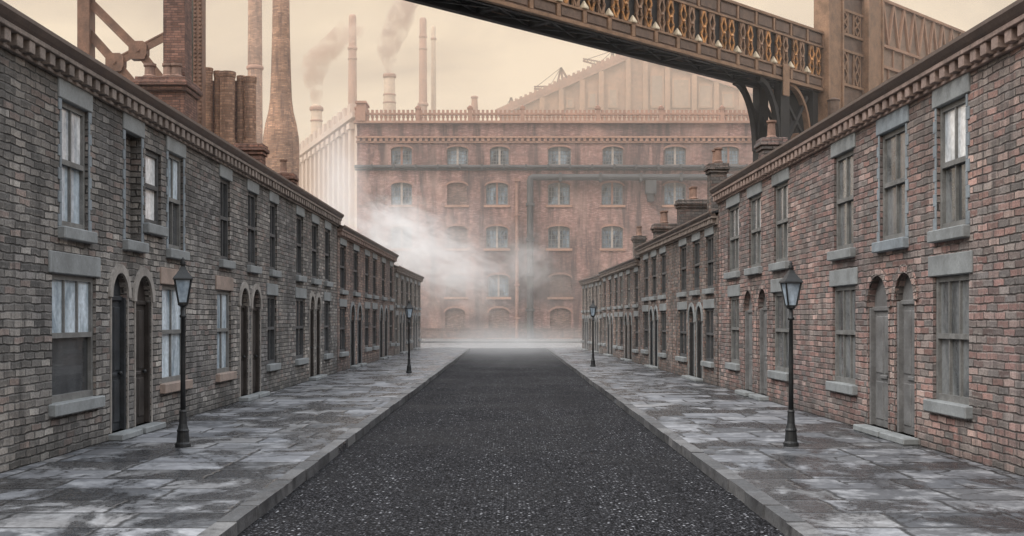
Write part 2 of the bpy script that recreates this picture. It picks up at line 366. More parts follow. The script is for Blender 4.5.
for i in range(70): b.box(-56 + 1.6*i, -56 + 1.6*i + 1.585, 100.8, 101.0, -.14, .01 + .004*(i % 3))
tag(b.build('kerb', M['kerb'], bevel=.01), kind='structure')

# ------------------------------------------------------------------ terraced houses
def arch_pts(u0, u1, zt, rise, n=14):
    c = (u0 + u1) / 2; r = (u1 - u0) / 2
    return [(c - r*math.cos(math.pi*i/n), zt - rise + rise*math.sin(math.pi*i/n)) for i in range(n+1)]

def facade(own, us, zs, openings, depth_):
    """own(u, z) -> bool; openings: (u0, u1, z0, z1, rise)"""
    b = MB()
    U = sorted(set(us + [o[0] for o in openings] + [o[1] for o in openings]))
    Z = sorted(set(zs + [o[2] for o in openings] + [o[3] for o in openings]))
    for i in range(len(U) - 1):
        if U[i+1] - U[i] < 1e-5: continue
        for j in range(len(Z) - 1):
            u, z = (U[i]+U[i+1])/2, (Z[j]+Z[j+1])/2
            if not own(u, z) or any(o[0] < u < o[1] and o[2] < z < o[3] for o in openings): continue
            b.poly([(U[i],0,Z[j]),(U[i+1],0,Z[j]),(U[i+1],0,Z[j+1]),(U[i],0,Z[j+1])])
    for (a, c, z0, z1, rise) in openings:
        if not own((a+c)/2, (z0+z1)/2): continue
        D = depth_; zs_ = z1 - rise
        b.poly([(a,0,z0),(a,D,z0),(a,D,zs_),(a,0,zs_)]); b.poly([(c,0,z0),(c,D,z0),(c,D,zs_),(c,0,zs_)])
        b.poly([(a,0,z0),(c,0,z0),(c,D,z0),(a,D,z0)])
        if rise < 1e-4: b.poly([(a,0,z1),(c,0,z1),(c,D,z1),(a,D,z1)])
        else:
            P = arch_pts(a, c, z1, rise)
            for (p, q) in zip(P, P[1:]):
                b.poly([(p[0],0,p[1]),(q[0],0,q[1]),(q[0],D,q[1]),(p[0],D,p[1])])
                if q[1] < z1 - 1e-6 or p[1] < z1 - 1e-6:
                    b.poly([(p[0],0,p[1]),(q[0],0,q[1]),(q[0],0,z1),(p[0],0,z1)])
    return b

def make_window(parent, a, c, z0, z1, s, st, inset=.045):
    """st: dict(frame, up, low, lintel, sill, bars, quoin, blind)"""
    fr = M[st.get('frame', 'frame')]; w = c - a; ft = min(.075, w*.09)
    y0, y1 = inset, inset + .07
    b = MB()
    b.box(a-.01, a+ft, y0, y1, z0-.005, z1+.01); b.box(c-ft, c+.01, y0, y1, z0-.005, z1+.01)
    b.box(a+ft, c-ft, y0+.003, y1-.003, z1-ft*1.1, z1+.01); b.box(a+ft, c-ft, y0+.003, y1-.003, z0-.005, z0+ft*1.3)
    zm = z0 + (z1 - z0) * st.get('split', .52)
    b.box(a+ft, c-ft, y0-.012, y1-.006, zm-.035, zm+.035)
    nb = st.get('bars', 1)
    for k in range(nb):
        x = a + ft + (w - 2*ft)*(k+1)/(nb+1)
        b.box(x-.018, x+.018, y0+.008, y1-.01, zm+.035, z1-ft*1.1)
        if st.get('lowbars', True): b.box(x-.018, x+.018, y0+.012, y1-.01, z0+ft*1.3, zm-.035)
    o = b.build('window', fr, parent)
    yp = inset + .04
    MB().poly([(a+ft*.5,yp,zm),(c-ft*.5,yp,zm),(c-ft*.5,yp,z1-.02),(a+ft*.5,yp,z1-.02)]).build('pane', M[st['up']], o)
    MB().poly([(a+ft*.5,yp+.01,z0+.02),(c-ft*.5,yp+.01,z0+.02),(c-ft*.5,yp+.01,zm),(a+ft*.5,yp+.01,zm)]).build('pane', M[st['low']], o)
    trim(o, a, c, z0, z1, s, st)
    return o
def trim(o, a, c, z0, z1, s, st):
    if st.get('lintel', True):
        MB().box(a-.13*s, c+.13*s, -.028, .09, z1-.004, z1 + .285*s).build('lintel', M[st.get('stone', 'stone')], o, bevel=.012)
    MB().box(a-.12*s, c+.12*s, -.10, .16, z0-.16*s, z0+.006).build('sill', M[st.get('sill', st.get('stone', 'stone'))], o, bevel=.014)
    if st.get('quoin'):
        n = int((z1 - z0) / .155); hh = (z1 - z0 - .02) / n
        for x, g in ((a-.002, -1), (c+.002, 1)):
            b = MB()
            for k in range(n):
                e = g*(.055 if k % 2 else .115)
                b.box(min(x, x+e), max(x, x+e), -.016, .05, z0+.01+k*hh, z0+.01+(k+1)*hh)
            b.build('quoin_surround', M['stone_quoin'], o, bevel=.006)
def blind_window(parent, a, c, z0, z1, s, st, wallmat, uoff):
    b = MB(); b.uvoff = uoff
    b.poly([(a-.005,.17,z0-.005),(c+.005,.17,z0-.005),(c+.005,.17,z1+.005),(a-.005,.17,z1+.005)])
    o = b.build('blind_window', wallmat, parent); trim(o, a, c, z0, z1, s, st); return o

def make_door(parent, a, c, z0, z1, s, mat, vous, ringmat):
    rise = (c - a) / 2
    P = arch_pts(a - .03, c + .03, z1 + .03, rise + .03, 16)
    pts = [(a-.03, .10, z0), (c+.03, .10, z0)] + [(p[0], .10, p[1]) for p in reversed(P)]
    b = MB(); b.extr(pts, (0, .05, 0))
    b.box(a-.012, a+.05, .015, .12, z0, z1-(c-a)/2); b.box(c-.05, c+.012, .015, .12, z0, z1-(c-a)/2)
    w = c - a; zs = z1 - rise
    b.box(a-.01, c+.01, .065, .11, zs-.05, zs+.02)                       # transom under the fanlight
    for (f0, f1) in ((.10, .46), (.54, .90)):
        for (g0, g1) in ((.06, .38), (.45, .93)):
            b.box(a+w*f0, a+w*f1, .085, .11, z0+(zs-z0)*g0, z0+(zs-z0)*g1)
    b.box(a+w*.34, a+w*.66, .072, .11, z0+(zs-z0)*.405, z0+(zs-z0)*.435)
    o = b.build('door', mat, parent, bevel=.01)
    MB().lathe([(.012,0),(.03,.01),(.035,.035),(.02,.055)], 10).build('door_knob', M['iron'], o, smooth=True, loc=(a + w*.82, .06, z0 + (zs-z0)*.415))
    # arched surround
    t = .135*s; b = MB(); n = 18
    inner = arch_pts(a, c, z1, rise, n); outer = arch_pts(a - t, c + t, z1 + t, rise + t, n)
    if vous:
        for i in range(n):
            p0, p1, q0, q1 = inner[i], inner[i+1], outer[i], outer[i+1]
            k = .05
            L = lambda x, y, f: (x[0] + (y[0]-x[0])*f, x[1] + (y[1]-x[1])*f)
            a0, a1, b0, b1 = L(p0,p1,k), L(p0,p1,1-k), L(q0,q1,k), L(q0,q1,1-k)
            b.extr([(x, -.03, z) for x, z in (a0, a1, b1, b0)], (0, .06, 0))
    else:
        for i in range(n):
            b.extr([(x, -.035, z) for x, z in (inner[i], inner[i+1], outer[i+1], outer[i])], (0, .065, 0))
    tj = .045*s
    b.box(a-tj, a-.003, -.018, .04, z0, zs); b.box(c+.003, c+tj, -.018, .04, z0, zs)
    b.build('door_surround', ringmat, parent, bevel=.008)
    MB().box(a-.12, c+.12, -.22, .2, 0, z0).build('doorstep', M['stone'], parent, bevel=.015)

def chimney(parent, x, y, w, dpt, z0, z1, pots, mat):
    b = MB(); b.box(x-w/2, x+w/2, y-dpt/2, y+dpt/2, z0, z1-.32)
    for k, e in enumerate((.05, .10, .06)): b.box(x-w/2-e, x+w/2+e, y-dpt/2-e, y+dpt/2+e, z1-.32+.105*k, z1-.32+.105*(k+1))
    o = b.build('chimney', mat, parent, bevel=.015)
    for k in range(pots):
        px = x + (0 if pots == 1 else -w*.34 + w*.68*k/(pots-1))
        MB().lathe([(.13,0),(.15,.05),(.115,.1),(.10,.42),(.135,.45),(.135,.5),(.09,.5),(.08,.3)], 12).build('chimney_pot', M['pot'], o, smooth=False, loc=(px, y, z1-.01))
    return o

ORD = ['first', 'second', 'third', 'fourth', 'fifth', 'sixth']
DEP = 6.4
def terrace(spec):
    (pa, ya), (pb, yb) = spec['A'], spec['B']                            # near and far end of the wall foot
    PA = at(pa, ya, depth(ya)); PB = at(pb, yb, depth(yb)); PA.z = PB.z = 0
    left = spec['side'] < 0
    dirn = (PB - PA).normalized()
    PA0 = PA - dirn * spec.get('ext', 0)
    P0, P1 = (PA0, PB) if left else (PB, PA0)
    dv = (P1 - P0).normalized(); L = (P1 - P0).length
    rz = math.atan2(dv.y, dv.x)
    def u_of(px):
        k = (px - CX) / F                                                # X = k*Y meets the wall line
        t = (k*P0.y - P0.x) / (dv.x - k*dv.y); return t
    zt = spec['top']; s = zt / 5.42; zf = 2.80*s
    def span(p):
        a, c = u_of(p[0]), u_of(p[1]); return (min(a, c), max(a, c))
    pairs = []
    if 'pairs' in spec:
        for p in spec['pairs']:
            g = sorted([(*span(x), 'w', st) for x, st in p['win']] + [(*span(x), 'd', None) for x in p['door']])
            up = sorted((*span(x), st) for x, st in p['up'])
            pairs.append((g, up))
        pairs.sort(key=lambda q: q[0][0][0])
        bounds = [0.0]
        for q, r in zip(pairs, pairs[1:]): bounds.append((q[0][-1][1] + r[0][0][0]) / 2)
        bounds.append(L)
    else:
        n = spec['n']; bounds = [L*i/n for i in range(n+1)]
        for i in range(n):
            a, P = bounds[i], L/n; pk = lambda f: random.choice(spec['styles'])
            g = [(a+P*.06, a+P*.22, 'w', pk(0)), (a+P*.335, a+P*.455, 'd', None), (a+P*.545, a+P*.665, 'd', None), (a+P*.78, a+P*.94, 'w', pk(0))]
            up = [(a+P*.07, a+P*.21, pk(1)), (a+P*.43, a+P*.57, pk(1)), (a+P*.79, a+P*.93, pk(1))]
            pairs.append((g, up))
    wm = M[spec['wall']]; houses = []
    N = len(pairs) * 2
    for i, (g, up) in enumerate(pairs):
        ug = (g[1][1] + g[2][0]) / 2
        h = 2 if len(up) > 2 else 1
        uu = (up[h-1][1] + up[h][0]) / 2
        lo, hi = bounds[i], bounds[i+1]
        for half in (0, 1):
            g0, g1 = (lo, ug) if half == 0 else (ug, hi)
            w0, w1 = (lo, uu) if half == 0 else (uu, hi)
            G = g[:2] if half == 0 else g[2:]; Uw = up[:h] if half == 0 else up[h:]
            um = (g0 + g1) / 2
            idx = i*2 + half; idx = idx if left else N - 1 - idx          # counted from the near end
            root = empty('terraced_house', P0 + dv*um, rz)
            lab = spec['labels'][idx]
            tag(root, lab, 'house', spec['group'])
            ops = [(x[0]-um, x[1]-um, (.70 if x[2] == 'w' else .10)*s, (2.42 if x[2] == 'w' else 2.52)*s, 0 if x[2] == 'w' else (x[1]-x[0])/2) for x in G]
            uops = [(x[0]-um, x[1]-um, (x[2].get('z0', 3.04))*s, (x[2].get('z1', 4.75))*s, 0) for x in Uw]
            own = lambda u, z: (g0-um < u < g1-um) if z < zf else (w0-um < u < w1-um)
            b = facade(own, [g0-um, g1-um, w0-um, w1-um], [-.15, zf, zt-.12], ops + uops, .24)
            e0, e1 = (idx == 0 if left else idx == N-1), (idx == N-1 if left else idx == 0)
            e0 = (i == 0 and half == 0); e1 = (i == len(pairs)-1 and half == 1)
            rise = .37 * DEP/2
            for flag, ue in ((e0, lo-um+.004), (e1, hi-um-.004)):
                if flag: b.poly([(ue,.003,-.15),(ue,DEP-.03,-.15),(ue,DEP-.03,zt-.1),(ue,DEP/2,zt-.1+rise),(ue,.003,zt-.1)])
            w0l, w1l = w0-um, w1-um
            b.poly([(w0l,DEP-.02,-.15),(w1l,DEP-.02,-.15),(w1l,DEP-.02,zt-.12),(w0l,DEP-.02,zt-.12)])
            b.poly([(w0l,0,zt-.12),(w1l,0,zt-.12),(w1l,DEP-.02,zt-.12),(w0l,DEP-.02,zt-.12)]); b.merge = True
            b.uvoff = um + spec.get('uoff', 0)
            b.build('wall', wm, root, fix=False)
            # roof
            x0, x1 = w0-um, w1-um
            rb = MB(); rb.extr([(x0,-.16,zt-.03),(x0,DEP/2,zt+rise),(x0,DEP+.15,zt-.03),(x0,DEP+.15,zt-.09),(x0,DEP/2,zt+rise-.07),(x0,-.16,zt-.09)], (x1-x0, 0, 0))
            rb.bar((x0,DEP/2,zt+rise+.02),(x1,DEP/2,zt+rise+.02),.22,.1); rb.uvoff = um
            rb.build('roof', M['slate'], root)
            # cornice: corbelled courses with dentils, gutter on top
            cb = MB()
            cb.box(x0, x1, -.055, .03, zt-.42*s, zt-.375*s)
            n = max(1, round((x1-x0)/(.34*s))); st_ = (x1-x0)/n
            for k in range(n):
                j = random.uniform(-.008, .008)
                cb.box(x0+st_*(k+.22)+j, x0+st_*(k+.74)+j, -.15+random.uniform(-.008,.008), .02, zt-.375*s, zt-.225*s)
            cb.box(x0, x1, -.025, .03, zt-.374*s, zt-.226*s)
            cb.box(x0, x1, -.175, .02, zt-.225*s, zt-.16*s)
            cb.build('cornice', M[spec.get('cornice', 'cornice')], root, bevel=.008)
            gb = MB(); gb.extr([(x0,-.17,zt-.157*s),(x0,-.20,zt-.125*s),(x0,-.245,zt-.06),(x0,-.245,zt-.012),(x0,-.225,zt-.012),(x0,-.215,zt-.045),(x0,-.10,zt-.03),(x0,-.02,zt-.157*s)], (x1-x0,0,0))
            gb.build('gutter', M['gutter'], root)
            for x, op in zip(G, ops):
                if x[2] == 'w':
                    make_window(root, op[0], op[1], op[2], op[3], s, x[3])
                else:
                    make_door(root, op[0], op[1], op[2], op[3], s, M[random.choice((spec['door'], spec['door'], 'door_blue', 'door_brown')) if spec['door'] == 'door' else spec['door']], spec.get('vous', False), M[spec.get('ring', 'stone')])
            for x, op in zip(Uw, uops):
                if x[2].get('blind'): blind_window(root, op[0], op[1], op[2], op[3], s, x[2], wm, um)
                else: make_window(root, op[0], op[1], op[2], op[3], s, x[2])
            houses.append((root, w0, w1, um))
    # chimneys given as picture positions: (px centre, y top, y foot, px width, lateral depth behind facade, pots)
    for (px, yt, wpx, back, pots) in spec.get('stacks', []):
        Pb = P0 + Vector((-dv.y, dv.x, 0)) * back
        k = (px - CX) / F; t = (k*Pb.y - Pb.x) / (dv.x - k*dv.y)
        t = min(max(t, .7), L - .7)
        d = (Pb + dv*t).y; z1 = CH + (HY - yt)*d/F; w = max(.5, wpx*d/F*.9)
        for root, w0, w1, um in houses:
            if w0 <= t <= w1: chimney(root, t-um, back, .62, w, zt-.2, z1, pots, M[spec.get('stackmat', spec['wall'])]); break

W = lambda **k: dict(dict(frame='frame', up='pane_dark', low='pane_dark'), **k)
dark = W(); dull = W(frame='frame_grey', up='pane_dull', low='pane_dull'); blue = W(frame='frame_grey', up='pane_blue', low='pane_dull')
lit = W(frame='frame_grey', up='pane_blue', low='pane_blue', stone='stone_warm')
def places(desc, n, where, extras):
    return [f"{desc}, {extras.get(i, ORD[i] + ' house from the near end')} of the {where}" for i in range(n)]

terrace(dict(side=-1, A=(29, 465), B=(337, 372.5), ext=5.5, top=5.42, wall='brick_grey', door='door', ring='stone_hood', group='houses of the left terraces',
    labels=['nearest grey brick house on the left, with tall pale-lit windows in toothed quoins',
            'grey brick house on the left with a white-lit casement, behind the near lamp post',
            'third grey brick house on the left, with a pale-lit ground window in pinkish stone',
            'fourth grey brick house from the near end on the left, with dark sash windows',
            'fifth grey brick house on the left, one before the roof line steps down',
            'last grey brick house of the near left terrace, beside the red brown row'],
    pairs=[dict(win=[((52, 96), W(frame='frame_grey', up='pane_blue', low='pane_dark', bars=2, lowbars=False)), ((162, 186), lit)], door=[(111, 127), (135, 151)],
                up=[((61, 88), W(frame='frame_grey', up='pane_white', low='pane_blue', quoin=True)), ((125, 141), W(blind=True, quoin=True)),
                    ((145.5, 161), W(up='pane_white', low='pane_white', bars=0, lintel=False, z0=3.38, z1=4.62)), ((168, 183), W(frame='frame_grey', up='pane_blue', low='pane_dark', quoin=True))]),
           dict(win=[((217, 231), lit), ((267.5, 276.5), W(stone='stone'))], door=[(240, 248), (251.7, 260)],
                up=[((220.5, 230), dark), ((248, 257), dark), ((270, 277), dark)]),
           dict(win=[((296, 305), dark), ((324.5, 330), dark)], door=[(309.6, 314), (316, 320)],
                up=[((296.6, 303), dark), ((312, 318), dark), ((325, 330), dark)])],
    stacks=[(251, 145, 28, 1.7, 0), (292, 174, 23, 1.7, 1)], stackmat='brick_pier'))
terrace(dict(side=-1, A=(337.4, 372.3), B=(394, 355.6), top=5.09, wall='brick_brown', door='door', cornice='cornice_red', group='houses of the left terraces', uoff=31,
    labels=places('red brown brick house', 4, 'middle left terrace', {3: 'farthest house'}), n=2, styles=[dark, dark, W(up='pane_dull')]))
terrace(dict(side=-1, A=(394.4, 355.4), B=(420.6, 347.8), top=4.58, wall='brick_dusk', door='door', group='houses of the left terraces', uoff=77,
    labels=places('grey house', 4, 'far left terrace', {3: 'end house by the cross street'}), n=2, styles=[dark, dull]))
terrace(dict(side=1, A=(994, 468), B=(718, 386), ext=5.0, top=5.38, wall='brick_red', door='door_grey', ring='brick_red', vous=True, cornice='cornice_red', group='houses of the right terraces', uoff=11,
    labels=['nearest red brick house on the right, with a white-lit upper window',
            'red brick house on the right whose arched door stands just behind the near lamp post',
            'red brick house on the right between the lamp post and the far arched doors',
            'last red brick house of the near right terrace, beside the lower dark grey row'],
    pairs=[dict(win=[((933, 969), W(frame='frame_grey', up='pane_dull', low='pane_dull', bars=2)), ((832.6, 855.5), W(frame='frame_grey', up='pane_dull', low='pane_dull', bars=2))], door=[(896, 915.5), (868.5, 889)],
                up=[((937, 966.5), W(frame='frame_grey', up='pane_white', low='pane_dull', quoin=True)), ((880, 906), W(frame='frame_grey', up='pane_dull', low='pane_dull', quoin=True, stone='stone_quoin')), ((834, 853.5), dull)]),
           dict(win=[((773, 789.5), dull), ((729.4, 739), dull)], door=[(759, 767.6), (744.6, 753)],
                up=[((774, 788), dull), ((749, 761), dull), ((728, 739), dull)])],
    stacks=[(761, 139, 24, 1.3, 1)]))
terrace(dict(side=1, A=(717.6, 386.2), B=(640, 364), top=4.77, wall='brick_dark', door='door', group='houses of the right terraces', uoff=43,
    labels=['dark grey brick house with pale sills, joined to the red brick terrace on the right',
            'second dark grey house from the red brick terrace, under a wide chimney stack',
            'third dark grey brick house from the red brick terrace on the right',
            'last dark grey brick house of the second right terrace, next to the lower row'],
    pairs=[dict(win=[((704.5, 713.5), dark), ((678.5, 686.5), dark)], door=[(696.9, 702.3), (689.1, 694.5)],
                up=[((706, 713.3), dark), ((693, 699.5), dark), ((680, 686), dark)]),
           dict(win=[((660.6, 666), dark), ((643.3, 648.2), dark)], door=[(654.6, 657.8), (650, 653.2)],
                up=[((660.6, 665.7), dark), ((651.6, 656.2), dark), ((644.2, 648.2), dark)])],
    stacks=[(717, 164, 18, 1.2, 2), (693, 200, 33, 1.6, 3), (664, 224, 22, .6, 3)]))
terrace(dict(side=1, A=(639.6, 363.9), B=(602.6, 353.75), top=4.36, wall='brick_dark', door='door', group='houses of the right terraces', uoff=91,
    labels=places('low dark brick house', 4, 'third right terrace', {3: 'farthest house'}), n=2, styles=[dark, dark, dull], stacks=[(639, 236, 12, 1.7, 2)]))
terrace(dict(side=1, A=(602.2, 353.6), B=(582, 349.3), top=4.22, wall='brick_dusk', door='door', group='houses of the right terraces', uoff=123,
    labels=places('pale grey house', 4, 'far right terrace', {3: 'end house by the cross street'}), n=2, styles=[dark, dull]))

# ------------------------------------------------------------------ street lamps
def make_lamp():
    r = empty('street_lamp')
    MB().lathe([(.115,0),(.115,.05),(.095,.07),(.082,.22),(.092,.24),(.075,.27),(.058,.34),(.05,.5),(.056,.52),(.04,.55)], 16).build('base', M['iron'], r, smooth=False, bevel=.004)
    MB().lathe([(.04,.54),(.034,1.2),(.028,1.9),(.05,1.91),(.05,1.94),(.032,1.95),(.03,2.08)], 12).build('pole', M['iron'], r, smooth=True)
    b = MB()
    b.lathe([(.03,2.06),(.075,2.09),(.075,2.115),(.05,2.12)], 8)
    zb, zt, rb, rt = 2.12, 2.47, .062, .118
    c4 = lambda q, z: [(q, q, z), (-q, q, z), (-q, -q, z), (q, -q, z)]
    B, T = c4(rb, zb), c4(rt, zt)
    for i in range(4):
        j = (i+1) % 4; b.bar(B[i], T[i], .02); b.bar(B[i], B[j], .02); b.bar(T[i], T[j], .026)
    b.build('lantern_frame', M['iron'], r)
    b = MB(); q, w = c4(rb-.002, zb+.005), c4(rt-.004, zt-.005)
    for i in range(4): j = (i+1) % 4; b.poly([q[i], q[j], w[j], w[i]])
    b.build('lantern_glass', M['lamp_glass'], r)
    b = MB(); b.lathe([(.205,2.465),(.20,2.485),(.13,2.55),(.075,2.61),(.045,2.66),(.04,2.68)], 4, ph=math.pi/4)
    b.build('lantern_roof', M['iron'], r)
    MB().lathe([(.05,2.68),(.035,2.70),(.045,2.715),(.02,2.74),(.028,2.76),(.004,2.80)], 10).build('finial', M['iron'], r, smooth=True)
    return r
lamp = make_lamp()
spots = [((183, 447), 'black iron lamp post on the left pavement in front of the nearest grey houses', 190),
         ((791, 446), 'black iron lamp post on the right pavement in front of the red brick houses', 185),
         ((409, 372.8), 'small far lamp post on the left pavement near the end of the terraces', 73),
         ((593, 366.6), 'small far lamp post on the right pavement near the end of the terraces', 67)]
for i, ((px, yb), lab, hp) in enumerate(spots):
    d = depth(yb)
    if i == 0: o = lamp
    else:
        o = lamp.copy(); COL.objects.link(o)
        for ch in list(lamp.children):
            c = ch.copy(); COL.objects.link(c); c.parent = o
    p = at(px, yb, d); o.location = (p.x, p.y, 0.002); o.scale = (hp*d/F/2.80,)*3
    o.rotation_euler = (0, 0, (.25, .1, .4, -.2)[i])
    tag(o, lab, 'street lamp', 'street lamps along the pavements')

# ------------------------------------------------------------------ factory across the end of the street
FD = depth(338.5); K = FD / F
fx = lambda px: (px - CX) * K
fz = lambda py: CH + (HY - py) * K
fac = empty('factory_building', (0, FD, 0)); tag(fac, 'tall soot-stained brick factory closing the end of the street behind steam', 'factory')
X0, X1 = fx(357), fx(852)
ops = []; items = []
def fo(x0, x1, y0, y1, kind, rise=.32):
    a = (fx(x0), fx(x1), fz(y1), fz(y0), rise); ops.append(a); items.append((a, kind))
for x0, x1 in ((391,412),(447,468),(490,509),(548,571),(602.5,623),(664.5,686),(718.5,739)): fo(x0, x1, 146.5, 165, 'w')
for (x0, x1, k) in ((391,412,'w'),(447,467,'b'),(486,508,'w'),(548,570,'w'),(601.5,623,'w'),(664,686,'w'),(719,740,'w')): fo(x0, x1, 182.5, 205, k)
for (x0, x1, k) in ((391,412,'o'),(447,467,'b'),(486,508,'w'),(548,570,'w'),(601.5,623,'w')): fo(x0, x1, 226, 248.5, k)
for (x0, x1, k) in ((446,466,'b'),(488,509,'o'),(549.5,571,'b'),(602,623,'b')): fo(x0, x1, 274.5, 297, k)
for (x0, x1, k) in ((445,465,'b'),(488.5,509,'b'),(550,571,'b'),(602,623,'b')): fo(x0, x1, 308, 337.8, k, .45)
b = facade(lambda u, z: True, [X0, X1], [-.1, fz(123)], ops, .35)
b.poly([(X1,0,-.1),(X1,22,-.1),(X1,22,fz(123)),(X1,0,fz(123))]); b.poly([(X0,.01,fz(123)-.05),(X1,.01,fz(123)-.05),(X1,22,fz(123)-.05),(X0,22,fz(123)-.05)])
b.build('wall', M['brick_factory'], fac, fix=False)
for (a, kind) in items:
    x0, x1, z0, z1, rise = a; w = x1 - x0
    if kind == 'b':
        bb = MB(); bb.poly([(x0-.03,.2,z0-.03),(x1+.03,.2,z0-.03),(x1+.03,.2,z1+.03),(x0-.03,.2,z1+.03)]); bb.uvoff = .2
        o = bb.build('bricked_window', M['brick_infill'], fac)
    else:
        bb = MB(); t = .11
        y0, y1 = .20, .30
        bb.box(x0-.02, x0+t, y0, y1, z0, z1); bb.box(x1-t, x1+.02, y0, y1, z0, z1); bb.box(x0+t, x1-t, y0+.01, y1-.01, z0-.01, z0+t*1.2); bb.box(x0+t, x1-t, y0+.01, y1-.01, z1-rise-.05, z1+.02)
        for k in (1, 2, 4, 5): bb.box(x0+w*k/6-.022, x0+w*k/6+.022, y0+.03, y1-.02, z0+t, z1-.1)
        for k in range(1, 5): bb.box(x0+t, x1-t, y0+.035, y1-.025, z0+(z1-z0)*k/5-.022, z0+(z1-z0)*k/5+.022)
        o = bb.build('window', M['frame_grey'], fac)
        MB().box((x0+x1)/2-.10, (x0+x1)/2+.10, y0-.03, y1-.03, z0+.05, z1).build('mullion', M['frame_pale'] if random.random() < .7 else M['head'], o)
        MB().poly([(x0,.27,z0),(x1,.27,z0),(x1,.27,z1+.02),(x0,.27,z1+.02)]).build('pane', M['pane_factory'], o)
    sb = MB(); sb.box(x0-.22, x1+.22, -.14, .1, z0-.24, z0-.005)
    if fz(338) < z0: sb.build('sill', M['terracotta'], o, bevel=.02)
    P, Q = arch_pts(x0, x1, z1, rise, 10), arch_pts(x0-.16, x1+.16, z1+.2, rise+.2, 10)
    hb = MB()
    for i in range(10): hb.extr([(q[0], -.05, q[1]) for q in (P[i], P[i+1], Q[i+1], Q[i])], (0, .08, 0))
    hb.build('window_arch', M['head'], o)
# cornices and parapet balustrade
b = MB(); z = fz(143)
b.box(X0-.1, X1, -.16, .02, z, z+.16)
n = int((X1-X0)/.55)
for k in range(n): b.box(X0+.55*k, X0+.55*k+.3, -.26, .02, z+.16, z+.46)
b.box(X0-.1, X1, -.34, .02, z+.46, z+.62)
b.build('dentil_course', M['terracotta'], fac)
b = MB(); z0 = fz(123.5); z1 = fz(109.5)
b.box(X0-.3, X1, -.42, .3, z0, z0+.22)
for k in range(int((X1-X0)/.43)):
    x = X0 + .22 + .43*k; b.box(x-.09, x+.09, -.16, .1, z0+.22, z1-.55); b.box(x-.15, x+.15, -.2, .14, z0+.55, z0+.72)
b.box(X0-.2, X1, -.25, .18, z1-.55, z1-.36)
for k in range(int((X1-X0)/.43)):
    x = X0 + .22 + .43*k; b.box(x-.12, x+.12, -.18, .12, z1-.36, z1-.06); 
for px in (357.5, 418, 470, 522.5, 598, 661, 722, 790): x = fx(px); b.box(x-.2, x+.2, -.26, .2, z0+.22, z1+.02); b.box(x-.27, x+.27, -.33, .27, z1+.02, z1+.18); b.lathe([(.16,.18),(.2,.28),(.05,.42)], 8, (x, 0, z1))
b.build('balustrade', M['terracotta'], fac)
b = MB(); b.box(fx(357), fx(366), -.5, 2, z0+.2, fz(104)); b.box(fx(356), fx(367), -.7, 2.2, fz(104), fz(102)); b.build('parapet_pier', M['terracotta'], fac)
# pipes
b = MB(); zz = fz(167); b.tube([(X0-.2,-.25,zz),(X1,-.25,zz)], .17, 8); b.box(X0-.2, X1, -.12, .02, zz-.34, zz-.2)
for px in range(372, 800, 22): b.box(fx(px)-.09, fx(px)+.09, -.46, .02, zz-.22, zz+.22)
b.build('pipe', M['pipe'], fac)
b = MB(); zz = fz(178); r = .32
b.tube([(fx(760),-.6,zz),(fx(533),-.6,zz),(fx(530.6),-.6,zz-.1),(fx(530),-.6,zz-.35),(fx(530),-.6,.02)], r, 12)
for px in (560, 600, 640, 680, 720): b.box(fx(px)-.12, fx(px)+.12, -.98, .02, zz-.4, zz+.4)
for zy in (205, 240, 275, 310): b.box(fx(530)-.42, fx(530)+.42, -.95, .02, fz(zy)-.14, fz(zy)+.14)
b.box(fx(650)-.5, fx(650)+.5, -1.0, .01, zz-1.6, zz-.3); b.box(fx(650)-.3, fx(650)+.3, -.8, .01, zz-2.3, zz-1.6)
b.build('pipe', M['pipe'], fac)
b = MB(); b.tube([(fx(517),-.3,fz(181)),(fx(517),-.3,.02)], .17, 8); b.box(fx(514.5), fx(519.5), -.6, .02, fz(182), fz(179))
for zy in (215, 250, 285, 318): b.box(fx(517)-.26, fx(517)+.26, -.5, .02, fz(zy)-.1, fz(zy)+.1)
b.build('pipe', M['head'], fac)
b = MB(); b.box(X0, X1, -.12, .02, .02, .9); b.box(X0, X1, -.17, .02, .9, 1.02); b.build('plinth', M['brick_infill'], fac)
# receding pale side wall with pilasters
A = Vector((X0, 0, 0)); d2 = 16.0; Bp = Vector(((323-CX)*(FD+d2)/F, d2, 0)); dv = (Bp - A); Lw = dv.length
side = empty('side_wall', (X0, 0, 0)); side.parent = fac; side.rotation_euler = (0, 0, math.atan2(dv.y, dv.x))
b = MB(); b.box(0, Lw+14, -.35, -.001, -.1, fz(115)); zt_ = fz(115)
for k in range(12):
    u = 1.2 + k*2.6; b.box(u, u+1.0, -.001, .4, -.05, zt_-1.2); b.box(u-.2, u+1.2, -.002, .55, zt_-1.2, zt_-.6); b.box(u-.1, u+1.1, -.4, .45, zt_+.3, zt_+1.3)
b.box(-.1, Lw+14, -.4, .5, zt_-.25, zt_+.3)
b.build('pilastered_wall', M['cream_render'], side)
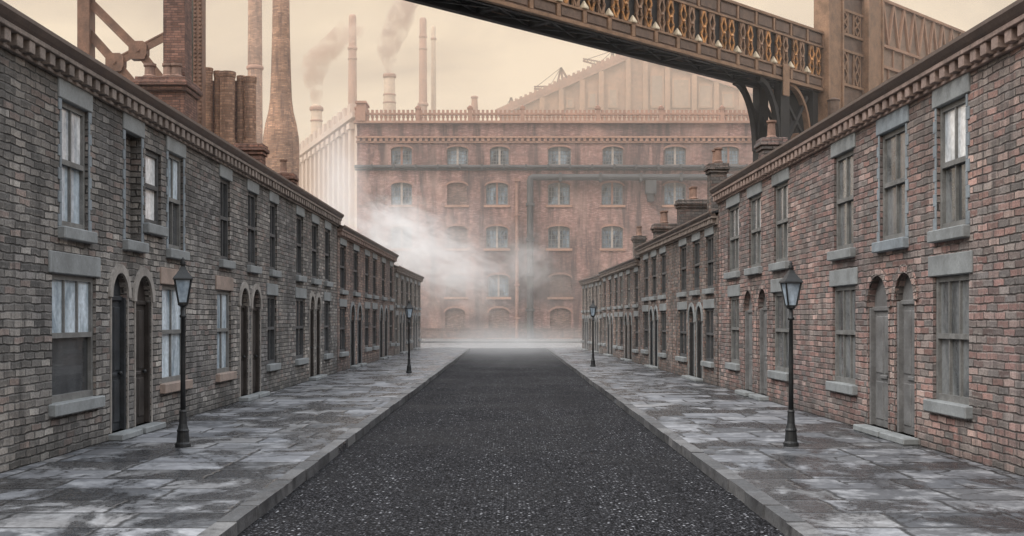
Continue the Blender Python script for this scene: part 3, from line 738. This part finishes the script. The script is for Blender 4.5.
# gabled works building behind
GD = 172.0; G = GD/F; gx = lambda p: (p-CX)*G; gz = lambda q: CH + (HY-q)*G
gab = empty('gabled_works', (0, GD, 0)); tag(gab, 'pale gabled works building rising behind the factory balustrade', 'factory')
b = MB(); pl = [(gx(500),0),(gx(812),0),(gx(812),gz(112)),(gx(636),gz(53)),(gx(515),gz(107)),(gx(500),gz(112))]
b.extr([(x, 0, z) for x, z in pl], (0, 30, 0)); b.build('wall', M['pale_dark'], gab)
b = MB()
for p in (542, 561, 582, 601, 628, 645, 667, 694, 716, 741):
    ytop = 53 + abs(p-636)*(54/121 if p < 636 else 59/176) + 3
    b.box(gx(p)-.35, gx(p)+.35, -.5, -.002, 5, gz(ytop))
b.build('pilasters', M['works'], gab)
b = MB(); b.path([(gx(497),-.1,gz(113.5)),(gx(636),-.1,gz(52)),(gx(815),-.1,gz(111.5))], 1.1, .8, (0,1,0))
for k in range(26):
    p = 512 + k*4.8; b.box(gx(p)-.3, gx(p)+.1, -.6, .2, gz(107-(p-515)*54/121), gz(107-(p-515)*54/121)+1.0)
b.build('gable_coping', M['terracotta'], gab)
for (p0, p1, q0, q1) in ((588,597,92,108),(608,618,88,108),(566,574,98,108),(650,664,74,108),(672,690,78,108),(698,712,84,108),(722,734,92,108)):
    b = MB(); b.box(gx(p0), gx(p1), -.2, -.004, gz(q1), gz(q0)); 
    o = b.build('window', M['works'], gab); c = MB(); c.poly([(gx(p0)+.25,-.21,gz(q1)+.2),(gx(p1)-.25,-.21,gz(q1)+.2),(gx(p1)-.25,-.21,gz(q0)-.3),(gx(p0)+.25,-.21,gz(q0)-.3)]); c.build('pane', M['works_pane'], o)
# derrick cranes on the gable
def derrick(px, py, jib, mast, stays, lab):
    r = empty('derrick_crane', (gx(px), GD+.5, gz(py))); tag(r, lab, 'crane', 'cranes on the works roof')
    P = lambda q: Vector((gx(q[0])-gx(px), 0, gz(q[1])-gz(py)))
    b = MB()
    for q0, q1 in mast: b.bar(P(q0), P(q1), .3)
    b.build('mast', M['rust'], r)
    b = MB(); a, c = P(jib[0]), P(jib[1]); t = (c-a); up = Vector((0,0,.75))
    b.bar(a, c, .22); b.bar(a+up*.4, c+up*1.0, .18)
    for k in range(8):
        b.bar(a+t*k/8+up*(.4+.6*k/8 if k % 2 else 0), a+t*(k+1)/8+up*(0 if k % 2 else .4+.6*(k+1)/8), .08)
    b.build('jib', M['rust'], r)
    b = MB()
    for q0, q1 in stays: b.bar(P(q0), P(q1), .08)
    b.build('stay_cables', M['rust'], r)
derrick(558, 89, ((534,88),(558,91)), (((556,90),(561,67)),((572,85),(561,67)),((564,88),(561,67))), (((561,67),(534,88)),((561,67),(548,89))), 'thin derrick crane low on the gable slope, left of the taller one')
derrick(612, 68, ((583,60),(610,68)), (((609,68),(613,50)),((624,62),(615,50)),((615,66),(613,50)),((612,50),(628,52))), (((613,50),(583,60)),((613,50),(598,64))), 'upper derrick crane on the gable close below the iron bridge')
derrick(512, 108, ((505,108),(512,110)), (((509,109),(511,97)),((515,108),(511,97))), (((511,97),(505,108)),), 'tiny derrick mast at the foot of the gable by the balustrade')

# ------------------------------------------------------------------ industrial stacks
def smokestack(px, ytop, w, d, prof, mat, lab, rings=(), cat='chimney'):
    p = at(px, 320, d); z1 = CH + (HY-ytop)*d/F; r = empty('smokestack', (p.x, d, 0)); tag(r, lab, cat)
    k = d/F
    b = MB(); b.lathe([(wd*k/2, CH+(HY-y)*k if y < 330 else -.1) for wd, y in prof], 28); b.build('shaft', mat, r, smooth=True)
    for (y, wd, h) in rings:
        MB().lathe([(wd*k/2*.9,0),(wd*k/2,h*k*.25),(wd*k/2,h*k*.75),(wd*k/2*.9,h*k)], 28, (0,0,CH+(HY-y)*k)).build('collar', M['terracotta'], r, smooth=False)
    return r
smokestack(281, -40, 25, 82, [(35,400),(35,190),(36.5,152),(35.5,138),(31,124),(25,112),(21.8,100),(19.5,70),(17.5,30),(16,-38),(12,-38)], M['brick_stack'],
           'huge bottle-shaped brick factory chimney behind the left terrace', rings=((-36, 19, 5),))
smokestack(316.5, 105, 11, 150, [(13,400),(12.5,200),(11,107),(9,105)], M['pale'], 'slim smoking chimney standing between the bottle chimney and the factory', rings=((111,14,4),(122,12.5,2),(152,13,2)))
smokestack(352.5, 15, 8, 165, [(11,400),(9,112),(7.5,17),(6,15)], M['terracotta'], 'tall plain thin chimney above the left corner of the factory', rings=((50,10,3),(60,9.5,2),(112,12,4)))
smokestack(389.5, 73, 11, 158, [(14,400),(13,110),(10.5,76),(9,74)], M['pale'], 'short smoking chimney above the factory parapet', rings=((78,13.5,4),(96,13,2),(104,13.5,2)))
smokestack(423, 18, 7, 170, [(10,400),(8.5,108),(7,20),(5.5,18)], M['terracotta'], 'tall reddish thin chimney above the factory, left one of a close pair', rings=((38,8.6,2.5),(50,8.6,2),(106,11,3)))
smokestack(433.5, 26, 5, 172, [(7,400),(5.5,108),(4.5,28),(3.5,26)], M['pale'], 'very slim pale chimney above the factory, right one of a close pair', rings=((40,6,2),))
smokestack(474.5, 96, 6, 160, [(8,400),(7,108),(5.5,97),(4,96)], M['terracotta'], 'small stub chimney peeping over the factory balustrade', rings=((98.5,7.5,2),))
smokestack(255, -20, 14, 120, [(16,400),(15,130),(13.5,-18),(11,-20)], M['brick_stack'], 'straight tall brick chimney behind the chimney cluster on the left', rings=((70,17,4),))

# cluster of brick flues on a base
d = 58.0; k = d/F
cl = empty('flue_cluster', at(229, 320, d) * Vector((1, 1, 0))); tag(cl, 'cluster of joined brick flues behind the left terrace roof', 'chimney')
X = lambda p: (p-229)*k; Zz = lambda q: CH + (HY-q)*k
b = MB(); b.box(X(203), X(258), -.6, 1.6, -.1, Zz(147)); b.box(X(208), X(252), .15, .5, Zz(147)+.002, Zz(80)); b.build('base', M['brick_pier'], cl)
for (p0, p1, yt, yo) in ((203.5,212.5,68,.0),(212.8,221,70,.25),(221.5,236,73,-.25),(236.3,244.6,75,.2),(243.8,256,77,0)):
    r = (p1-p0)*k/2; b = MB(); z0, z1 = Zz(147)+.003, Zz(yt)
    b.lathe([(r*1.16,z0),(r*1.16,z0+.25),(r*1.02,z0+.3),(r*1.02,z1-.3),(r*1.1,z1-.25),(r*1.16,z1-.1),(r*1.16,z1),(r*.8,z1)], 20, ((X(p0)+X(p1))/2, yo, 0))
    b.build('flue', M['brick_stack'], cl, bevel=.03)

# iron trestle and brick pier behind the near left roofs
d = 56.0; k = d/F; O = at(150, 320, d); O.z = 0
X = lambda p: (p-150)*k; Zz = lambda q: CH + (HY-q)*k
tr = empty('iron_trestle', O); tag(tr, 'rusty iron trestle with crossed braces and square gussets above the left roofs', 'trestle')
b = MB()
b.box(X(184), X(191.5), -.35, .35, -.1, Zz(-14)); b.box(X(195), X(204), -.35, .35, -.1, Zz(-14)); b.build('post', M['rust'], tr, bevel=.02)
b = MB(); b.box(X(191.4), X(195.1), -.2, .2, -.1, Zz(-14.2)); b.build('web_strip', M['verdigris'], tr)
b = MB()
for q in range(-10, 170, 5):
    for p in (186, 190, 197, 202): b.lathe([(.045,0),(.04,.02),(.015,.035)], 8, (X(p), 0, 0))
b = MB()
for i, q in enumerate(range(-10, 170, 4)):
    for p in (186, 189.5, 197, 202): b.box(X(p)-.05, X(p)+.05, -.40, -.35, Zz(q)-.05, Zz(q)+.05)
b.build('rivets', M['rust'], tr, bevel=.015)
b = MB(); b.box(X(80), X(92.5), -.4, .4, -.1, Zz(-14)); b.build('post', M['rust'], tr, bevel=.03)
b = MB()
H1, H2 = (116, 63), (139, 51)
for q0, q1 in (((84,27),H1),(H1,(152,106)),(H1,H2),((82,-6),H2),(H2,(183,28)),(H2,(171,91)),(H1,(92,82))):
    p, q = Vector((X(q0[0]),0,Zz(q0[1]))), Vector((X(q1[0]),0,Zz(q1[1])))
    b.bar(p, q, .26, .26, (0,1,0)); t = (q-p).normalized(); nn = Vector((-t.z,0,t.x))*.17
    b.bar(p+nn+Vector((0,-.12,0)), q+nn+Vector((0,-.12,0)), .07, .06, (0,1,0)); b.bar(p-nn+Vector((0,-.12,0)), q-nn+Vector((0,-.12,0)), .07, .06, (0,1,0))
b.build('brace', M['rust'], tr)
for (h, a) in ((H1, .35), (H2, .2)):
    b = MB(); e = .42
    pts = [(-e,-.35*e),(-.75*e,-e),(.75*e,-e),(e,-.35*e),(e,.6*e),(.6*e,e),(-.6*e,e),(-e,.6*e)]
    b.extr([(X(h[0])+x, -.24, Zz(h[1])+z) for x, z in pts], (0,.5,0)); 
    b.extr([(X(h[0])+.09*math.cos(i*math.pi/5), -.29, Zz(h[1])+.09*math.sin(i*math.pi/5)) for i in range(10)], (0,.06,0))
    b.build('gusset_plate', M['rust'], tr, bevel=.03)
b = MB(); b.box(X(74), X(208), -.5, .5, Zz(-14), Zz(-24)); b.build('top_beam', M['rust'], tr)
pr = empty('brick_pier', O + Vector((0, -3.4, 0))); tag(pr, 'dark rust brick pier with a capped block beside the iron trestle', 'pier')
k = (d-3.4)/F; X = lambda p: (p-CX)*k-O.x
b = MB(); b.box(X(144), X(189), -.7, 1.4, -.1, CH+(HY-94)*k); b.build('shaft', M['brick_pier'], pr)
b = MB(); z = CH+(HY-94)*k; b.box(X(141), X(191), -.9, 1.6, z, z+.2); b.box(X(139), X(193), -1.05, 1.75, z+.2, z+.42); b.box(X(141), X(191), -.9, 1.6, z+.42, z+.6); b.build('cap', M['brick_pier'], pr, bevel=.03)
b = MB(); b.box(X(162.5), X(184), .1, 1.3, z+.6, CH+(HY+16)*k); b.build('upper_stack', M['brick_pier'], pr)
for p in (152, 170.5, 178): MB().lathe([(.3,0),(.32,.1),(.24,.16),(.22,.5),(.28,.55),(.28,.65)], 12).build('chimney_pot', M['pot'], pr, loc=(X(p), -.3, z+.6))

# ------------------------------------------------------------------ ornate iron bridge, upper right
ZB = 14.0
Pn = at(603, 31, (ZB-CH)*F/289.0); Pm = at(740, 68, (ZB-CH)*F/252.0); Pn.z = Pm.z = 0
bd = (Pm - Pn).normalized(); brz = math.atan2(bd.y, bd.x)
br = empty('iron_bridge', Pn, brz); tag(br, 'ornate bronze iron bridge with dark underside crossing high over the street at upper right', 'bridge')
def bu(px): k = (px-CX)/F; return (k*Pn.y - Pn.x)/(bd.x - k*bd.y)
U0, U1, BW = -24.0, bu(822), 1.85
S0 = 1.62
H1, H2, H3, H4 = ZB+.08, ZB+.58, ZB+2.2, ZB+2.95
def girder(y, flip, name, u0, u1, gold=True, mats=('bronze','bronze_dark','gold')):
    g = MB()
    g.box(u0, u1, y-.12, y+.12, ZB-.08, H1); g.box(u0, u1, y-.10, y+.10, H2, H2+.10); g.box(u0, u1, y-.10, y+.10, H3, H3+.10); g.box(u0, u1, y-.14, y+.14, H4, H4+.14)
    n = round((u1-u0)/S0); s = (u1-u0)/n
    for i in range(n+1):
        u = u0 + s*i; g.box(u-.11, u+.11, y-.13, y+.13, H1, H2); g.box(u-.08, u+.08, y-.115, y+.115, H3+.1, H4)
    o = g.build(name, M[mats[0]], br, bevel=.012)
    p = MB(); p.box(u0, u1, y-.03, y+.03, H1, H2); p.box(u0, u1, y-.032, y+.032, H3+.1, H4)
    for i in range(n):
        u = u0 + s*i
        p.box(u+.2, u+s-.2, y-.075, y+.075, H1+.1, H2-.1); p.box(u+.2, u+s-.2, y-.075, y+.075, H3+.2, H4-.1)
    p.build('panel', M[mats[1]], o)
    back = MB(); back.box(u0, u1, y+.06, y+.085, H2+.1, H3); back.build('back_plate', M['iron_black'], o)
    c = MB(); f = MB(); q = MB()
    for i in range(n):
        u = u0 + s*i
        f.lathe([(.2,0),(.21,.05),(.02,.34)], 4, (u, y-.05, H2+.1), math.pi/4)     # pyramid caps on the posts
        for j, w in enumerate((.30, .62, .95, 1.3)):
            c.box(u+w-.045, u+w+.045, y-.06, y+.05, H2+.1, H3)
            c.box(u+w-.08, u+w+.08, y-.08, y+.05, H2+.5, H2+.58)
        for w in (.46, 1.12):                                                   # pointed leaf tracery
            tgt = q if (i*2 + (w > 1)) % 5 in (0, 1, 3) else c
            for sg in (-1, 1):
                pts = [(u+w+sg*.02, y-.04, H2+.12), (u+w+sg*.22, y-.04, H2+.5), (u+w+sg*.05, y-.04, H2+.82), (u+w+sg*.22, y-.04, H2+1.15), (u+w+sg*.02, y-.04, H3-.03)]
                tgt.path(pts, .10, .08, (0,1,0))
            tgt.lathe([(.02,-.1),(.1,0),(.02,.12)], 6, (u+w, y-.09, H2+.82))
    c.build('balusters', M[mats[0]], o); q.build('tracery', M[mats[2]], o); f.build('post_caps', M['cream_stone'], o)
    return o
girder(0, 1, 'girder', U0, U1)
girder(BW, -1, 'girder', U0, U1 - .5, mats=('bronze_dark','bronze_dark','bronze_dark'))
b = MB()
n = 14; s = (U1-U0)/n
b.box(U0, U1, .12, .32, ZB-.12, ZB+.10); b.box(U0, U1, BW-.42, BW-.12, ZB-.22, ZB+.10)
b.box(U0, U1, .32, BW*.52, ZB+.14, ZB+.2); b.box(U0, U1, BW*.6, BW-.4, ZB+.14, ZB+.2)
for i in range(n+1):
    u = U0 + s*i; b.box(u-.12, u+.12, .3, BW-.2, ZB-.10, ZB+.12)
    if i < n:
        b.bar((u,.3,ZB-.03),(u+s,BW-.3,ZB-.03),.1); b.bar((u+s,.3,ZB-.07),(u,BW-.3,ZB-.07),.1)
b.build('underframe', M['iron_black'], br)
# dark iron leg with arched brackets
ul = bu(786)
b = MB()
for y in (.25, BW-.35): b.box(ul-.42, ul+.42, y-.2, y+.2, -.1, ZB-.13)
for z in range(1, 13, 3): b.bar((ul,.3,z),(ul,BW-.4,z+2.5),.12)
b.build('leg', M['iron_black'], br)
b = MB()
for y in (.2, BW-.3):
    pts = [(ul-.4-1.9*(1-math.cos(t)), y, ZB-.2-3.3*(1-math.sin(t))) for t in [math.radians(90*i/9) for i in range(10)]]
    b.path(pts, .24, .26, (0,1,0)); b.bar((ul-.4,y,ZB-1.6),(ul-1.5,y,ZB-.25),.12); 
b.build('bracket', M['iron_black'], br)
b = MB()
for y in (.2, BW-.3):
    pts = [(ul+.5+2.0*math.sin(t), y, ZB-2.7+2.6*math.cos(t)) for t in [math.radians(90*i/9) for i in range(10)]]
    b.path(pts, .17, .3, (0,1,0))
b.build('bracket', M['bronze'], br)
b = MB()
for y in (.25, BW-.35):
    b.bar((ul+.3,y,ZB-3.2),(ul+2.4,y,ZB-.5),.2); b.bar((ul+.3,y,ZB-.9),(ul+2.3,y,ZB-2.8),.16); b.bar((ul+.3,y,ZB-3.1),(ul+2.5,y,ZB-2.9),.2)
b.box(U1-.75, U1-.25, .1, BW-.1, 6, ZB-.1)
b.build('strut', M['iron_black'], br)
MB().box(ul-.55, ul+.05, -.2, -.121, ZB-.85, ZB+.75).build('riveted_plate', M['bronze'], br, bevel=.03)
# pylon of two posts with panels between, and the farther span
pa0, pa1, pb0, pb1 = bu(822), bu(837), bu(862), bu(877)
for (a, c) in ((pa0, pa1), (pb0, pb1)):
    b = MB(); b.box(a, c, -.35, .5, 0, ZB+6); b.box(a-.03, a+.14, -.43, .4, 0, ZB+6.02); b.box(c-.14, c+.03, -.43, .4, 0, ZB+6.02); b.box(a-.12, c+.12, -.5, .6, ZB-2.6, ZB-2.2)
    b.build('pylon_post', M['bronze'], br, bevel=.02)
    MB().lathe([(.33,0),(.36,.1),(.3,.2),(.3,1.5),(.36,1.6),(.05,1.75)], 14).build('bollard', M['bronze_dark'], br, loc=(a+.1, -.62, ZB-2.2), smooth=False)
b = MB(); b.box(pa0-.6, pb1+.6, -1.2, 1.4, -.1, ZB-2.65); b.box(pa0-.8, pb1+.8, -1.4, 1.6, ZB-2.65, ZB-2.25); b.build('stone_base', M['pale_dark'], br, bevel=.03)
b = MB(); b.box(pa1, pb0, .0, .1, ZB-2.2, ZB+5.8); b.build('pylon_panel', M['bronze_dark'], br)
b = MB()
for z in (-1.2, .55, 2.4, 3.3, 4.6, 5.6): b.box(pa1, pb0, -.12, .12, ZB+z, ZB+z+.14)
w = pb0-pa1
for z0, z1 in ((.69, 2.4), (3.44, 4.6)):
    for f in (.12, .38, .62, .88): b.box(pa1+w*f-.06, pa1+w*f+.06, -.08, .05, ZB+z0, ZB+z1)
    for f in (.25, .75):
        for sg in (-1, 1): b.path([(pa1+w*f,-.06,ZB+z0),(pa1+w*(f+sg*.1),-.06,ZB+z0+(z1-z0)*.3),(pa1+w*f,-.06,ZB+(z0+z1)/2),(pa1+w*(f+sg*.1),-.06,ZB+z0+(z1-z0)*.75),(pa1+w*f,-.06,ZB+z1)], .08, .08, (0,1,0))
b.build('pylon_tracery', M['bronze'], br)
sp0, sp1 = pb1, pb1+26
b = MB(); b.box(sp0, sp1, .05, .15, ZB-1.0, ZB+6); b.build('far_span', M['bronze_pale'], br)
b = MB(); zs_ = (-1.0, .9, 2.2, 3.4, 6.0)
for z in zs_: b.box(sp0, sp1, -.1, .2, ZB+z, ZB+z+.16)
for i in range(20):
    u = sp0 + 1.3*i
    b.box(u, u+.1, -.05, .05, ZB+1.06, ZB+2.2); b.box(u+.6, u+.7, -.05, .05, ZB+2.36, ZB+3.4)
    b.bar((u,-.02,ZB+3.56),(u+.65,-.02,ZB+6),.14); b.bar((u+.65,-.02,ZB+6),(u+1.3,-.02,ZB+3.56),.14)
    b.bar((u+.1,-.02,ZB-.84),(u+.65,-.02,ZB+.9),.12); b.bar((u+.65,-.02,ZB+.9),(u+1.2,-.02,ZB-.84),.12)
b.build('far_span_lattice', M['pale_dark'], br)

# ------------------------------------------------------------------ steam, smoke and haze
def vol_mat(name, col, dens, scale, lo, hi, aniso=.2, power=1.0, emis=0.0):
    g = NT(name); v = g.obj()
    ln = g.n('VectorMath', dict(operation='LENGTH')); g.put(ln.inputs[0], v)
    fall = g.rng(ln.outputs['Value'], .25, .95, 1, 0)
    n = g.noise(g.vmul(g.vadd(v, (3.1, 1.7, .4)), (scale[0], scale[1], scale[2])), 1.0, 5, .66, .7)
    er = g.m_('ADD', n, g.m_('MULTIPLY', g.m_('SUBTRACT', fall, 1.0), .30))
    dd = g.m_('MULTIPLY', g.m_('MULTIPLY', g.rng(er, lo, hi, 0, 1), fall), dens)
    p = g.n('VolumePrincipled', Color=(*col, 1), Density=dd, Anisotropy=aniso)
    g.t.links.new(p.outputs[0], g.out.inputs['Volume']); return g.m
def puff(name, c, r, mat, lab, cat, lump=.12, rot=(0,0,0)):
    me = bpy.data.meshes.new(name); bm = bmesh.new(); bmesh.ops.create_icosphere(bm, subdivisions=3, radius=1.0)
    for v in bm.verts:
        q = v.co; v.co = q * (1 + lump*math.sin(5*q.x+1)*math.sin(4*q.y+2)*math.cos(6*q.z))
    bm.to_mesh(me); bm.free(); me.materials.append(mat)
    o = bpy.data.objects.new(name, me); COL.objects.link(o); o.location = c; o.scale = r; o.rotation_euler = rot
    tag(o, lab, cat); return o
sd = 100.0
puff('steam_cloud', at(400, 238, sd), (8.5, 5.0, 6.0), vol_mat('white steam', (.99,.99,.99), .50, (4.4,3.4,5.6), .36, .60), 'large white steam cloud drifting past the left factory windows', 'steam', rot=(0, .45, 0))
puff('steam_cloud', at(452, 268, 101), (8.0, 4.5, 4.6), vol_mat('thinning white steam', (.99,.99,.99), .38, (4.6,3.4,5.6), .33, .60), 'thinning steam trailing off toward the middle of the factory front', 'steam', rot=(0, .25, 0))
puff('steam_cloud', at(527, 262, 104), (3.8, 3, 4.2), vol_mat('thin steam', (.99,.99,.99), .24, (2.6,2.0,3.0), .30, .60), 'small thin steam wisp beside the factory drainpipes', 'steam')
puff('steam_cloud', at(435, 262, 97), (14.5, 5.5, 8.5), vol_mat('soft steam veil', (.99,.99,.99), .10, (4.2,3.0,5.0), .26, .60), 'wide soft veil of steam around the brighter cloud, reaching the far terrace roofs', 'steam', rot=(0, .3, 0))
puff('steam_cloud', at(505, 348, 74), (10.0, 36, 2.2), vol_mat('road mist', (.97,.98,.99), .048, (3.0,5.0,1.2), .22, .65), 'low white mist lying on the far end of the road', 'mist')
puff('steam_cloud', at(338, 200, 100), (3.2, 4, 9.5), vol_mat('bright steam', (.99,.99,.99), .26, (2.2,2.0,3.0), .10, .6), 'tall pale steam column rising before the pilastered side wall', 'steam')
puff('steam_cloud', at(552, 285, 108), (3.6, 2.5, 3.4), vol_mat('grey smoke', (.30,.28,.27), .42, (2.4,2.0,2.8), .22, .62), 'small dark grey smoke smudge right of the factory drainpipes', 'smoke')

def plume(pts, radii, d, mat, lab):
    b = MB(); n = 14; base = len(b.v); P = [at(x, y, d) for x, y in pts]
    for i, (p, r) in enumerate(zip(P, radii)):
        for k in range(n):
            a = 2*math.pi*k/n; rr = r*d/F*(1 + .16*math.sin(3*a + i*1.7) + .1*math.sin(5*a - i))
            b.v.append((p.x + rr*math.cos(a), p.y + rr*math.sin(a), p.z + .25*rr*math.cos(a+i)))
    for i in range(len(P)-1):
        for k in range(n): j = (k+1) % n; b.f.append((i*n+k, i*n+j, (i+1)*n+j, (i+1)*n+k))
    b.f.append(tuple(reversed(range(n)))); b.f.append(tuple((len(P)-1)*n + k for k in range(n)))
    o = b.build('smoke_plume', mat); tag(o, lab, 'smoke', 'smoke plumes of the far chimneys'); return o
def smoke_mat(name, col, dens, sc):
    g = NT(name); v = g.world(); n = g.noise(v, sc, 4, .65, .5)
    p = g.n('VolumePrincipled', Color=(*col, 1), Density=g.m_('MULTIPLY', g.rng(n, .42, .58, 0, 1), dens), Anisotropy=.1)
    g.t.links.new(p.outputs[0], g.out.inputs['Volume']); return g.m
plume([(316,104),(316,96),(314,86),(313,76),(316,64),(322,54),(330,46),(340,38),(352,28)], [4.5,7,9,12,15,18,20,20,16], 150, smoke_mat('brown coal smoke', (.66,.52,.42), .75, .5), 'brown smoke drifting rightward from the slim left chimney')
plume([(389.5,73),(389,64),(388,54),(390,44),(393,34),(397,24),(402,12),(410,-4)], [4.5,7,10,12,13,14,15,15], 158, smoke_mat('grey brown coal smoke', (.60,.47,.39), .75, .5), 'brown smoke rising from the short chimney above the factory')

g = NT('street haze'); p = g.n('VolumePrincipled', Color=(.97,.93,.88,1), Density=.0019, Anisotropy=.0)
g.t.links.new(p.outputs[0], g.out.inputs['Volume'])
hz = MB(); hz.box(-140, 140, 44, 122, -.5, 48); o = hz.build('haze', g.m); tag(o, 'thin pale haze hanging over the far end of the street', 'haze', None, 'stuff')
g = NT('works haze'); p = g.n('VolumePrincipled', Color=(.97,.88,.74,1), Density=.0055, Anisotropy=.0)
g.t.links.new(p.outputs[0], g.out.inputs['Volume'])
hz = MB(); hz.box(-170, 170, 124, 330, -.5, 48); o = hz.build('haze', g.m); tag(o, 'thick cream haze behind the factory around the far chimneys and gable', 'haze', None, 'stuff')

# ------------------------------------------------------------------ sky, sun, camera
w = bpy.data.worlds.new('World'); SC.world = w; w.use_nodes = True
t = w.node_tree; t.nodes.clear(); L = t.links.new
out = t.nodes.new('ShaderNodeOutputWorld'); bg = t.nodes.new('ShaderNodeBackground'); bg2 = t.nodes.new('ShaderNodeBackground'); add = t.nodes.new('ShaderNodeAddShader')
EL, AZ = math.radians(50), math.radians(232)
sky = t.nodes.new('ShaderNodeTexSky'); sky.sky_type = 'NISHITA'; sky.sun_disc = False; sky.sun_elevation = EL; sky.sun_rotation = AZ; sky.dust_density = 6; sky.air_density = 1.5
bg.inputs[1].default_value = .05; L(sky.outputs[0], bg.inputs[0])
tc = t.nodes.new('ShaderNodeTexCoord'); nz = t.nodes.new('ShaderNodeTexNoise'); nz.inputs['Scale'].default_value = 4.5; nz.inputs['Detail'].default_value = 6; nz.inputs['Distortion'].default_value = .6
mp = t.nodes.new('ShaderNodeMapping'); mp.inputs['Scale'].default_value = (1, 1, 2.6); L(tc.outputs['Generated'], mp.inputs[0]); L(mp.outputs[0], nz.inputs['Vector'])
cr = t.nodes.new('ShaderNodeValToRGB'); e = cr.color_ramp.elements; e[0].position = .36; e[0].color = (.38,.225,.105,1); e[1].position = .64; e[1].color = (.80,.58,.335,1)
cr2 = t.nodes.new('ShaderNodeValToRGB'); e = cr2.color_ramp.elements; e[0].position = .3; e[0].color = (1.6,1.66,1.75,1); e[1].position = .7; e[1].color = (2.3,2.35,2.4,1)
sp = t.nodes.new('ShaderNodeSeparateXYZ'); L(tc.outputs['Generated'], sp.inputs[0])
mr = t.nodes.new('ShaderNodeMapRange'); mr.inputs[1].default_value = .26; mr.inputs[2].default_value = .55; L(sp.outputs[2], mr.inputs[0])
mxc = t.nodes.new('ShaderNodeMix'); mxc.data_type = 'RGBA'; L(mr.outputs[0], mxc.inputs[0]); L(cr.outputs[0], mxc.inputs[6]); L(cr2.outputs[0], mxc.inputs[7]); L(nz.outputs[0], cr2.inputs[0])
L(nz.outputs[0], cr.inputs[0]); L(mxc.outputs[2], bg2.inputs[0]); bg2.inputs[1].default_value = .9
L(bg.outputs[0], add.inputs[0]); L(bg2.outputs[0], add.inputs[1]); L(add.outputs[0], out.inputs[0])

sl = bpy.data.lights.new('sun', 'SUN'); sl.energy = 1.4; sl.angle = math.radians(20); sl.color = (1, .97, .93)
so = bpy.data.objects.new('sun', sl); COL.objects.link(so)
sun_dir = Vector((math.sin(AZ)*math.cos(EL), math.cos(AZ)*math.cos(EL), math.sin(EL)))      # towards the sun
so.rotation_euler = (-sun_dir).to_track_quat('-Z', 'Y').to_euler(); so.location = (0, -20, 40)

cd = bpy.data.cameras.new('camera'); cam = bpy.data.objects.new('camera', cd); COL.objects.link(cam)
cam.location = (0, 0, CH); cam.rotation_euler = (math.radians(90), 0, 0)
cd.sensor_width = 36; cd.lens = 36*F/1024; cd.shift_x = (512-CX)/1024; cd.shift_y = (HY-268)/1024
cd.clip_start = .1; cd.clip_end = 4000
SC.camera = cam
SC.view_settings.view_transform = 'Standard'; SC.view_settings.look = 'None'; SC.view_settings.exposure = 0; SC.view_settings.gamma = 1
SC.render.engine = 'CYCLES'
c = SC.cycles
c.use_denoising = True; c.max_bounces = 8; c.diffuse_bounces = 3; c.glossy_bounces = 3; c.transmission_bounces = 4; c.volume_bounces = 5; c.transparent_max_bounces = 8
try: c.denoiser = 'OPENIMAGEDENOISE'
except Exception: pass
